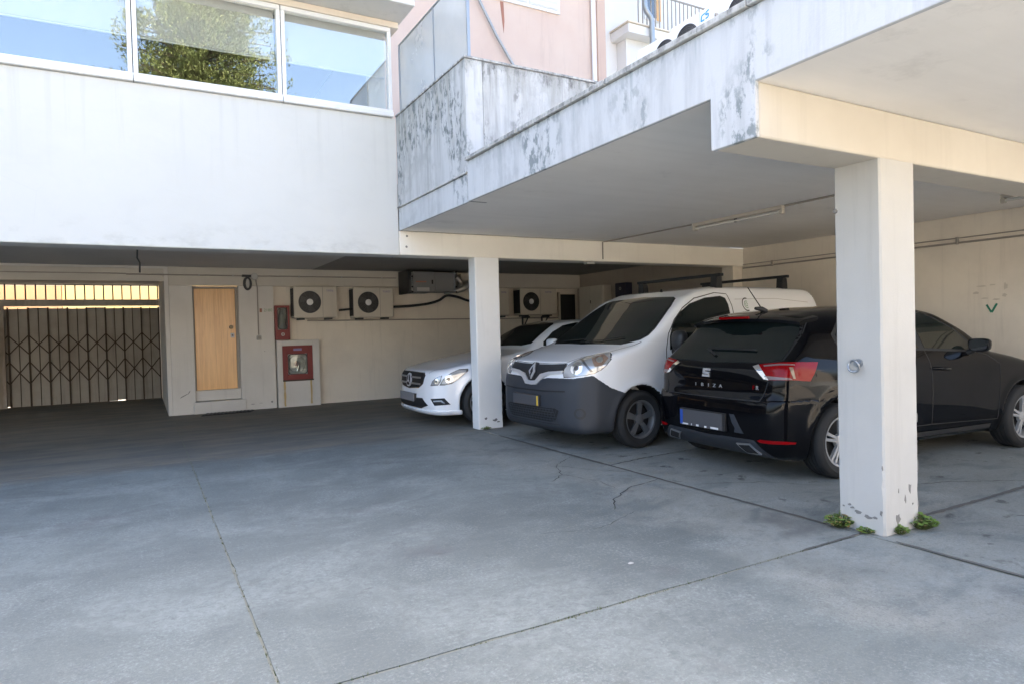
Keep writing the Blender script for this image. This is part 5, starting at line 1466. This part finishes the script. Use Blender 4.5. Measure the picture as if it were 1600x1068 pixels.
hl = [(.105, -.523, .842), (.122, -.514, .887), (.163, -.548, .937), (.244, -.566, .976), (.379, -.575, 1.017), (.488, -.65, 1.044), (.564, -.764, 1.054), (.539, -.822, 1.034), (.5, -.86, .981), (.432, -.86, .92), (.367, -.852, .877), (.29, -.831, .844), (.216, -.779, .824), (.139, -.668, .805), (.1, -.541, .796)]
dl = (.75, .62, -.2)
C.patch('headlight_gasket', M['lampdark'], hl, dl, off=.002, mirror=True)
cen = Vector((.28, -.69, .92))
lamps = C.patch('headlight', M['lamp'], [tuple(cen + (Vector(p) - cen) * .95) for p in hl], dl, off=.006, mirror=True, sp=.025)
C.patch('lamp_reflector', M['reflector'], circ((.19, -.665, .893), .068, dl), dl, off=.010, mirror=True, parent=lamps, sp=.02)
C.patch('lamp_bowl', M['lampdark'], circ((.19, -.665, .893), .028, dl, 14), dl, off=.013, mirror=True, parent=lamps, sp=.015)
C.patch('indicator', M['amber'], [(.36, -.70, 1.00), (.50, -.74, 1.03), (.50, -.82, .985), (.40, -.83, .915), (.33, -.80, .905)], dl, off=.010, mirror=True, parent=lamps, sp=.025)
C.patch('lamp_divider', M['lampdark'], [(.285, -.60, .985), (.31, -.61, .99), (.30, -.80, .86), (.275, -.79, .855)], dl, off=.011, mirror=True, parent=lamps, sp=.025)
C.patch('lamp_reflector', M['reflector'], circ((.42, -.775, .965), .034, dl, 14), dl, off=.014, mirror=True, parent=lamps, sp=.015)
gr = C.patch('grille', M['blackpl'], sym(fr([(0, .925), (.3, .928), (.535, .938), (.53, .865), (.30, .848), (.16, .822), (.075, .75), (0, .735)])), (1, 0, 0), off=.008)
for zz in (.872, .890, .908):
    C.seam('grille_slat', M['grain'], [(0, -.50, zz), (0, .50, zz)], (1, 0, 0), w=.008, off=.013, parent=gr)
C.patch('chrome_wing', M['silver_trim'], sym(fr([(0, .742), (.075, .748), (.16, .823), (.30, .851), (.53, .866), (.52, .840), (.31, .822), (.20, .772), (.11, .704), (0, .698)])), (1, 0, 0), off=.020, sp=.02, depth=.02)
bd = C.patch('badge_backing', M['blackpl'], sym(fr([(0, .938), (.045, .936), (.075, .842), (.04, .765), (0, .745)])), (1, 0, 0), off=.019, sp=.02)
def dia(a, b, c=.846): return [(0, 0, c + b), (0, a, c), (0, 0, c - b), (0, -a, c)]
C.patch('badge', M['silver_trim'], dia(.060, .086), (1, 0, 0), off=.030, sp=.015, depth=.0, parent=bd)
C.patch('badge_hole', M['blackpl'], dia(.026, .044), (1, 0, 0), off=.032, sp=.012, depth=.0, parent=bd)
C.patch('badge_hole', M['blackpl'], [(0, .003, .80), (0, .018, .825), (0, .026, .812), (0, .006, .775)], (1, 0, 0), off=.0325, sp=.012, depth=.0, parent=bd)
lg_ = C.patch('lower_grille', M['black'], sym(fr([(0, .465), (.47, .470), (.52, .45), (.46, .335), (.38, .322), (0, .322)])), (1, 0, 0), off=.0125)
for k in range(5):
    C.seam('grille_bar', M['grain'], [(0, -.49 + .012 * k, .345 + .027 * k), (0, .49 - .012 * k, .345 + .027 * k)], (1, 0, 0), w=.007, off=.017, parent=lg_)
for k in range(18):
    v = -.46 + k * .054
    C.seam('grille_bar', M['grain'], [(0, v - .03, .33), (0, v + .03, .462)], (1, 0, 0), w=.005, off=.0165, parent=lg_)
    C.seam('grille_bar', M['grain'], [(0, v + .03, .33), (0, v - .03, .462)], (1, 0, 0), w=.005, off=.0165, parent=lg_)
C.seam('bumper_slot', M['black'], [(0, -.60, .655), (0, -.3, .645), (0, .3, .645), (0, .60, .655)], (1, 0, 0), w=.016, off=.013, parent=bu)
C.seam('bumper_crease', M['black'], [(0, -.52, .30), (0, .52, .30)], (1, 0, 0), w=.006, off=.012, parent=bu)
pl = MB().box(-.030, -.018, -.225, .305, .478, .594).build('number_plate', M['plate'], van, bevel=.003)
MB().box(-.0315, -.0305, -.222, -.192, .482, .590).build('plate_band', M['plateyel'], pl)
MB().box(-.017, .02, -.22, .30, .476, .598).build('plate_holder', M['blackpl'], pl, bevel=.003)
fg = C.patch('fog_recess', M['blackpl'], circ((.16, -.735, .428), .060, (.85, .5, 0)), (.85, .5, 0), off=.013, mirror=True, sp=.02)
C.patch('fog_cover', M['grain'], circ((.16, -.735, .428), .036, (.85, .5, 0)), (.85, .5, 0), off=.015, mirror=True, sp=.02, parent=fg)
wd_ = [(1.33, 1.06), (1.345, 1.205), (1.40, 1.326), (1.517, 1.448), (1.73, 1.56), (2.0, 1.628), (2.27, 1.650), (2.345, 1.625), (2.37, 1.55), (2.37, 1.08)]
sd_ = lambda P: [(a, -.9, b) for a, b in P]
cx, cz = 1.9, 1.33
C.patch('window_seal', M['black'], sd_([(cx + (a - cx) * 1.025, cz + (b - cz) * 1.035) for a, b in wd_]), (0, 1, 0), off=.001, mirror=True)
C.patch('side_window', M['cglass'], sd_(wd_), (0, 1, 0), off=.0035, mirror=True)
C.seam('door_gap', M['crack'], sd_([(1.30, .34), (1.24, .60), (1.262, 1.06), (1.313, 1.231), (1.433, 1.385), (1.60, 1.52), (1.82, 1.63), (2.2, 1.70), (2.40, 1.685), (2.44, 1.55), (2.445, .98), (2.43, .36), (1.30, .34)]), (0, 1, 0), w=.012, mirror=True)
C.seam('roof_gutter', M['grey_plastic'], [(1.72, -.66, 1.66), (2.2, -.70, 1.735), (3.0, -.70, 1.75), (4.0, -.70, 1.73)], (0, .4, -1), w=.006, off=.002, mirror=True)
C.seam('panel_crease', M['grey_plastic'], sd_([(2.52, 1.62), (3.3, 1.63), (3.95, 1.58)]), (0, 1, 0), w=.006, off=.001, mirror=True)
C.seam('rear_gap', M['crack'], sd_([(4.06, 1.72), (4.12, 1.62), (4.165, 1.40), (4.20, 1.0), (4.22, .5)]), (0, 1, 0), w=.016, mirror=True)
C.seam('bonnet_gap', M['crack'], [(.14, -.50, .958), (.35, -.555, 1.02), (.57, -.74, 1.075), (.80, -.80, 1.125), (.95, -.83, 1.15)], (.35, .25, -1), w=.011, mirror=True)
C.seam('bonnet_gap', M['black'], [(.12, .50, .945), (.10, .25, .938), (.10, -.25, .938), (.12, -.50, .945)], (1, 0, 0), w=.008, off=.002)
C.seam('side_moulding', M['grain'], sd_([(1.32, .52), (2.4, .52)]), (0, 1, 0), w=.09, off=.008, mirror=True)
C.seam('side_moulding', M['grain'], sd_([(2.47, .52), (3.10, .52)]), (0, 1, 0), w=.09, off=.008, mirror=True)
# the rounded logo on the side panel
for r0, a0, a1, w_ in ((.075, 70, 290, .014), (.040, 60, 300, .009), (.018, 0, 340, .008)):
    C.seam('side_logo', M['green_faint'] if r0 < .07 else M['lampdark'], sd_([(2.715 + r0 * math.cos(math.radians(a)), 1.555 + r0 * 1.05 * math.sin(math.radians(a))) for a in range(a0, a1 + 1, 20)]), (0, 1, 0), w=w_, off=.002)
mirror_shell(van, 1.36, .99, 1.15, M['blackpl'], None, .13, .095, .115)
MB().tube([(1.92, -.15, 1.745), (1.93, -.15, 1.775)], [.022, .012], 10).build('aerial_base', M['black'], van, smooth=60)
def roof_bar(u):
    t = MB().bar((u, -.745, 1.925), (u, .745, 1.925), .055, .036, (0, 0, 1)).build('roof_bar', M['black'], van, bevel=.006)
    for sg in (-1, 1):
        MB().prism([(-.055, 1.765), (.055, 1.765), (.04, 1.906), (-.04, 1.906)], lambda a, b: (u + a, sg * .60, b), lambda a, b: (u + a, sg * .70, b)).build('bar_foot', M['black'], t, bevel=.005)
roof_bar(2.36); roof_bar(3.62)
# tail lamps of the van
C.patch('tail_lamp', M['redlens'], [(4.10, -.9, 1.40), (4.20, -.9, 1.40), (4.25, -.9, .95), (4.15, -.9, .95)], (0, 1, 0), off=.004, mirror=True)

# ---- black hatchback
C = HAT
C.csg('bumper', M['cb'], ((3.5, 4.14), (-.95, .95), (.17, .70)),
      lambda u, v, z: np.maximum(z - np.interp(np.abs(v), [0, .58, .70, .9], [.668, .668, .69, .69]), 3.60 - u), off=.012, h=.014)
C.csg('diffuser', M['lowplastic'], ((3.6, 4.14), (-.80, .80), (.16, .40)),
      lambda u, v, z: np.maximum(z - np.interp(np.abs(v), [0, .55, .70, .9], [.335, .352, .20, .05]), 3.7 - u), off=.022, h=.012)
gl = [(3.575, 0, 1.350), (3.545, .55, 1.343), (3.545, .63, 1.335), (3.61, .672, 1.225), (3.744, .700, 1.103), (3.845, .705, 1.017), (3.885, .60, .985), (3.915, 0, .968)]
C.patch('window_seal', M['black'], sym([(a, b * 1.03, c + (.012 if i < 3 else -.006)) for i, (a, b, c) in enumerate(gl)]), (-1, 0, -.6), off=.001)
rg_ = C.patch('rear_window', M['cglass'], sym(gl), (-1, 0, -.6), off=.004)
C.seam('wiper', M['black'], [(3.86, -.03, 1.02), (3.81, -.20, 1.085), (3.81, .40, 1.080)], (-1, 0, -.5), w=.024, off=.018, parent=rg_)
m = MB(); vs = []; N = 21
for i in range(N):
    t = -1 + 2 * i / (N - 1); v = .665 * t; b = t * t
    uu = 3.70 - .105 * b; zt = 1.398 - .022 * b - .02 * b * b
    for (du, dz) in ((-.24, .004 if abs(t) < .9 else -.002), (-.06, .006), (0, -.010), (-.004, -.036), (-.07, -.046), (-.24, -.040)):
        vs.append((uu + du, v * (1 - .02 * (du < -.1)), zt + dz - (du + .24) * .10 + .012 * (du < -.1)))
fs = [(i * 6 + j, i * 6 + (j + 1) % 6, (i + 1) * 6 + (j + 1) % 6, (i + 1) * 6 + j) for i in range(N - 1) for j in range(6)] + [tuple(range(6)), tuple((N - 1) * 6 + 5 - j for j in range(6))]
m.add(vs, fs); spo = m.build('roof_spoiler', M['cb'], hat, smooth=38)
m = MB(); m.prism([(-.19, 1.366), (.19, 1.366), (.185, 1.386), (-.185, 1.386)], lambda a, b: (3.690 - .105 * (a / .665) ** 2, a, b), lambda a, b: (3.706 - .105 * (a / .665) ** 2, a, b))
m.build('brake_lamp', M['redlens'], spo)
tl = [(3.931, .473, .958), (3.911, .538, .978), (3.871, .709, .995), (3.72, .80, .998), (3.571, .826, .991), (3.62, .844, .923), (3.685, .846, .838), (3.766, .831, .845), (3.824, .818, .853), (3.948, .665, .851), (3.954, .613, .857)]
dt = (-.72, -.68, -.05)
C.patch('lamp_gasket', M['black'], tl, dt, off=.003, mirror=True)
ce = Vector((3.80, .72, .92))
tls = C.patch('tail_lamp', M['redlens'], [tuple(ce + (Vector(p) - ce) * .97) for p in tl], dt, off=.009, mirror=True, sp=.025)
C.patch('lamp_edge', M['reflector'], [(3.931, .475, .956), (3.915, .525, .972), (3.95, .665, .853), (3.955, .618, .859)], dt, off=.012, mirror=True, parent=tls, sp=.02)
C.patch('clear_lens', M['lens_grey'], [(3.93, .60, .885), (3.90, .68, .880), (3.83, .76, .872), (3.83, .79, .858), (3.945, .668, .856), (3.95, .64, .858)], dt, off=.012, mirror=True, parent=tls, sp=.02)
C.patch('light_guide', M['amber'], [(3.822, .750, .955), (3.80, .768, .955), (3.805, .795, .866), (3.822, .788, .868)], dt, off=.013, mirror=True, parent=tls, sp=.02)
C.patch('light_guide', M['lens_grey'], [(3.90, .565, .966), (3.86, .70, .980), (3.78, .765, .978), (3.78, .768, .970), (3.86, .70, .970), (3.90, .57, .956)], dt, off=.0125, mirror=True, parent=tls, sp=.02)
def surf(u, v, z, d):
    d = Vector(d).normalized(); h, n, _, _ = C.bvh.ray_cast(Vector((u, v, z)) - d * 2, d); return h, (n if n.dot(d) < 0 else -n)
def rear_text(name, s_, size, v, z, mat, off=.002, sx=1.0):
    h, n = surf(4.5, v, z, (-1, 0, 0))
    Y = Vector((0, 0, 1)); Y = (Y - n * Y.dot(n)).normalized(); X = Y.cross(n)
    m4 = Matrix(((X.x * sx, Y.x, n.x, 0), (X.y * sx, Y.y, n.y, 0), (X.z * sx, Y.z, n.z, 0), (0, 0, 0, 1)))
    m4.translation = h + n * off
    return text_mesh(name, s_, size, mat, hat, m4, .002)
M['silver_letter'] = plain('silver_letter', (.72, .73, .74), .25, .6)
for ch, v in zip('IBIZA', (-.195, -.105, -.02, .055, .135)):
    rear_text('model_letter', ch, .043, v, .772, M['silver_letter'], sx=1.45)
rear_text('trim_letter', 'F', .050, .515, .782, M['redlens']); rear_text('trim_letter', 'R', .050, .552, .782, M['silver_letter'])
# block emblem: a split S of slanted bars
h, n = surf(4.5, -.06, .885, (-1, 0, 0)); Y = Vector((0, 0, 1)); Y = (Y - n * Y.dot(n)).normalized(); X = Y.cross(n)
def E(a, b, c): return tuple(h + X * a * .78 + Y * b * .82 + n * c)
m = MB()
for P in ([(-.056, .046), (.056, .046), (.056, .022), (-.03, .022), (-.03, .008), (-.056, -.006)], [(-.056, -.012), (-.018, .010), (.056, .010), (.056, -.008), (.038, -.018), (-.04, -.014)], [(.056, -.016), (.03, -.028), (.03, -.024), (-.056, -.024), (-.056, -.048), (.056, -.048)]):
    m.prism(P, lambda a, b: E(a, b, .012), lambda a, b: E(a, b, -.004))
m.build('badge', M['silver_letter'], hat)
pn = MB().box(4.074, 4.084, -.315, .245, .392, .536).build('number_plate', M['plate'], hat, bevel=.003)
MB().box(4.0845, 4.0855, -.312, -.276, .398, .530).build('plate_band', M['plateblue'], pn)
MB().box(4.0845, 4.0855, -.270, .240, .412, .533).build('plate_cover', M['grey_metal'] if False else M['plate'], pn)
for a, b, c in ((-.29, -.20, .014), (-.16, -.148, .018), (-.09, -.055, .020), (.02, .05, .016), (.10, .20, .018)):
    MB().box(4.0845, 4.0853, a, b, .394, .394 + c).build('plate_print', M['platechar'], pn)
MB().box(4.03, 4.073, -.335, .265, .385, .545).build('plate_holder', M['blackpl'], pn, bevel=.006)
C.patch('plate_recess', M['grain'], [(4.05, .30, .545), (4.05, .355, .545), (4.05, .455, .392), (4.05, .345, .392), (4.05, .36, .43), (4.05, .33, .47)], (-1, 0, 0), off=.0135)  # grey patch painted for a reflection beside the plate
C.patch('lower_reflector', M['redlens'], [(4.007, .585, .350), (4.005, .616, .364), (3.90, .77, .362), (3.834, .812, .352), (3.839, .809, .338), (3.995, .615, .338)], (-.8, -.6, 0), off=.018, mirror=True, sp=.02)
ext = C.patch('exhaust_trim', M['exhaust'], [(4.0, .365, .310), (4.0, .515, .322), (3.95, .595, .248), (3.95, .445, .241)], (-1, 0, 0), off=.035, mirror=True, sp=.02, depth=.02)
C.patch('exhaust_hole', M['black'], [(4.0, .388, .301), (4.0, .510, .312), (3.95, .574, .256), (3.95, .450, .249)], (-1, 0, 0), off=.0365, mirror=True, sp=.02, parent=ext)
C.seam('tailgate_gap', M['black'], [(3.50, .66, 1.33), (3.60, .695, 1.22), (3.75, .72, 1.10), (3.86, .72, 1.01)], (-.5, -1, -.4), w=.010, mirror=True)
C.seam('tailgate_gap', M['black'], [(3.96, .655, .84), (3.985, .63, .75), (4.0, .60, .675), (4.01, .3, .672), (4.01, -.3, .672), (4.0, -.60, .675), (3.985, -.63, .75), (3.96, -.655, .84)], (-1, 0, 0), w=.010, off=.002)
sp_ = lambda P: [(a, .9, b) for a, b in P]
fw = [(2.17, 1.055), (2.17, 1.408), (1.998, 1.385), (1.8, 1.310), (1.62, 1.205), (1.49, 1.080), (1.475, 1.035), (1.51, 1.015)]
rw_ = [(2.25, 1.058), (2.25, 1.412), (2.6, 1.408), (2.9, 1.375), (3.12, 1.305), (3.25, 1.205), (3.22, 1.125), (3.0, 1.09)]
C.patch('window_seal', M['black'], sp_([(2.20, 1.035), (3.02, 1.07), (3.28, 1.11), (3.30, 1.21), (3.14, 1.325), (2.9, 1.397), (2.6, 1.430), (2.2, 1.432), (1.98, 1.405), (1.78, 1.325), (1.60, 1.22), (1.46, 1.085), (1.45, 1.01), (1.52, .995)]), (0, -1, 0), off=.001, mirror=True)
C.patch('side_window', M['cglass'], sp_(fw), (0, -1, 0), off=.004, mirror=True); C.patch('side_window', M['cglass'], sp_(rw_), (0, -1, 0), off=.004, mirror=True)
C.seam('door_gap', M['black'], sp_([(2.185, 1.03), (2.16, .86), (2.15, .36), (1.14, .33), (1.12, .60), (1.116, .87), (1.30, .96), (1.45, 1.0)]), (0, -1, 0), w=.008, mirror=True)
C.seam('door_gap', M['black'], sp_([(3.26, 1.10), (3.18, .86), (3.02, .68), (2.95, .50), (2.90, .36), (2.16, .36)]), (0, -1, 0), w=.008, mirror=True)
for uu in (2.03, 3.0):
    for sg in (-1, 1):
        h, n = surf(uu, sg * 1.2, .865, (0, -sg, 0))
        y0 = h.y
        m = MB().tube([(uu + .11, y0 - sg * .004, .868), (uu + .09, y0 + sg * .026, .872), (uu - .09, y0 + sg * .028, .858), (uu - .11, y0 - sg * .004, .852)], .014, 8)
        m.build('door_handle', M['cb'], hat, smooth=60)
C.seam('side_sill', M['blackpl'], sp_([(1.22, .27), (2.98, .28)]), (0, -1, 0), w=.05, off=.006, mirror=True)
mirror_shell(hat, 1.55, .935, 1.065, M['cb'], None, .14, .092, .062, (1,))
mirror_shell(hat, 1.50, .865, 1.00, M['cb'], None, .16, .050, .060, (-1,))
m = MB().tube([(3.30, 0, 1.43), (3.34, 0, 1.455), (3.42, 0, 1.462)], [.035, .026, .014], 8); a_ = m.build('aerial_base', M['blackpl'], hat, smooth=60)
P_ = []; R_ = []
for i in range(40):
    t = i / 39; P_.append((3.34 + .17 * t, 0, 1.46 + .20 * t)); R_.append(.0065 * (1 if i % 2 else .75) * (1 - .25 * t))
MB().tube(P_, R_, 7).build('aerial', M['black'], a_, smooth=60)
C.patch('headlight', M['lamp'], [(.11, .9, .80), (.42, .9, .86), (.50, .9, .80), (.21, .9, .72)], (.5, -.8, 0), off=.006, mirror=True)
C.patch('front_grille', M['blackpl'], sym(fr([(0, .66), (.45, .66), (.38, .56), (0, .55)])), (1, 0, 0), off=.006)

# ---- white car
C = COU
g0 = [(0, .752), (.43, .748), (.485, .715), (.45, .605), (.35, .548), (0, .522)]
C.patch('grille_frame', M['chrome'], sym(fr([(a * 1.035, .64 + (b - .64) * 1.07) for a, b in g0])), (1, 0, 0), off=.006)
gg = C.patch('grille', M['black'], sym(fr(g0)), (1, 0, 0), off=.014, sp=.03)
for zz in (.598, .685):
    C.seam('grille_bar', M['galv'], [(0, -.43, zz), (0, .43, zz)], (1, 0, 0), w=.026, off=.028, parent=gg)
ring_ = circ((0, 0, .636), .092, (1, 0, 0), 28); rin = circ((0, 0, .636), .074, (1, 0, 0), 28)
st_ = C.patch('badge', M['silver_trim'], ring_, (1, 0, 0), off=.034, sp=.02, parent=gg)
C.patch('badge_hollow', M['black'], rin, (1, 0, 0), off=.037, sp=.02, parent=gg)
for k in range(3):
    a = math.radians(90 + 120 * k); c_, s_ = math.cos(a), math.sin(a)
    C.patch('badge_arm', M['silver_trim'], [(0, .082 * c_, .636 + .082 * s_), (0, .016 * math.cos(a + PI / 2 - .35), .636 + .016 * math.sin(a + PI / 2 - .35)), (0, -.010 * c_, .636 - .010 * s_), (0, .016 * math.cos(a - PI / 2 + .35), .636 + .016 * math.sin(a - PI / 2 + .35))], (1, 0, 0), off=.041, sp=.02, parent=gg)
h1 = [(.128, -.632, .582), (.147, -.661, .649), (.195, -.722, .705), (.250, -.775, .727), (.225, -.767, .642), (.197, -.742, .592)]
h2 = [(.21, -.755, .592), (.254, -.791, .676), (.353, -.826, .758), (.48, -.838, .804), (.598, -.869, .807), (.593, -.877, .773), (.466, -.862, .684), (.361, -.842, .612), (.265, -.803, .593)]
dh = (.72, .68, -.1)
for hh, c_, r_ in ((h1, (.19, -.715, .645), .034), (h2, (.33, -.82, .675), .046)):
    l_ = C.patch('headlight', M['lampdark'], hh, dh, off=.004, mirror=True, sp=.02)
    cc_ = sum((Vector(p) for p in hh), Vector()) / len(hh)
    C.patch('lamp_lens', M['lamp'], [tuple(cc_ + (Vector(p) - cc_) * .86) for p in hh], dh, off=.008, mirror=True, sp=.02, parent=l_)
    C.patch('lamp_bowl', M['reflector'], circ(c_, r_, dh, 16), dh, off=.012, mirror=True, sp=.015, parent=l_)
    C.patch('lamp_pupil', M['lampdark'], circ(c_, r_ * .55, dh, 14), dh, off=.014, mirror=True, sp=.015, parent=l_)
C.patch('lower_intake', M['black'], sym(fr([(0, .40), (.47, .408), (.60, .312), (.42, .262), (0, .262)])), (1, 0, 0), off=.004)
fg = C.patch('fog_recess', M['black'], [(.122, -.645, .408), (.261, -.80, .418), (.338, -.831, .330), (.161, -.700, .315)], (.75, .65, 0), off=.004, mirror=True, sp=.02)
C.patch('daylight_strip', M['reflector'], [(.15, -.69, .385), (.235, -.775, .392), (.28, -.80, .350), (.26, -.79, .345), (.225, -.765, .370), (.15, -.69, .365)], (.75, .65, 0), off=.010, mirror=True, sp=.015, parent=fg)
C.csg('front_lip', M['cw'], ((-.03, .60), (-.98, .98), (.17, .262)), lambda u, v, z: np.maximum(z - .245, u - .55), off=.022, h=.014)
pq = MB().box(-.012, 0.0, -.30, .30, .352, .468).build('number_plate', M['platel'], cou, bevel=.003)
MB().box(0.0012, .05, -.29, .29, .36, .46).build('plate_holder', M['blackpl'], pq)
ws = [(1.545, 0, 1.075), (1.60, .55, 1.083), (1.70, .70, 1.103), (1.95, .615, 1.265), (2.17, .54, 1.385), (2.24, .42, 1.41), (2.31, 0, 1.425)]
C.patch('windshield', M['cglass'], sym(ws), (1, 0, -.6), off=.003)
swd = [(1.84, 1.072), (1.86, 1.13), (2.07, 1.272), (2.286, 1.360), (2.56, 1.402), (2.9, 1.400), (3.3, 1.335), (3.52, 1.2), (3.42, 1.10), (2.4, 1.075)]
C.patch('side_window', M['cglass'], sd_(swd), (0, 1, 0), off=.003, mirror=True)
C.seam('bonnet_gap', M['crack'], [(.14, -.55, .765), (.35, -.66, .835), (.8, -.74, .92), (1.35, -.80, 1.01)], (.3, .3, -1), w=.006, mirror=True)
C.seam('door_gap', M['crack'], sd_([(2.85, 1.06), (2.83, .40), (1.62, .36), (1.52, .60), (1.56, .98), (1.82, 1.06)]), (0, 1, 0), w=.007, mirror=True)
mirror_shell(cou, 1.86, 1.01, 1.11, M['cw'], None, .14, .10, .07)
C.patch('tail_lamp', M['redlens'], [(4.55, -.9, .95), (4.75, -.9, .93), (4.78, -.9, .80), (4.55, -.9, .82)], (-.5, .8, 0), off=.004, mirror=True)
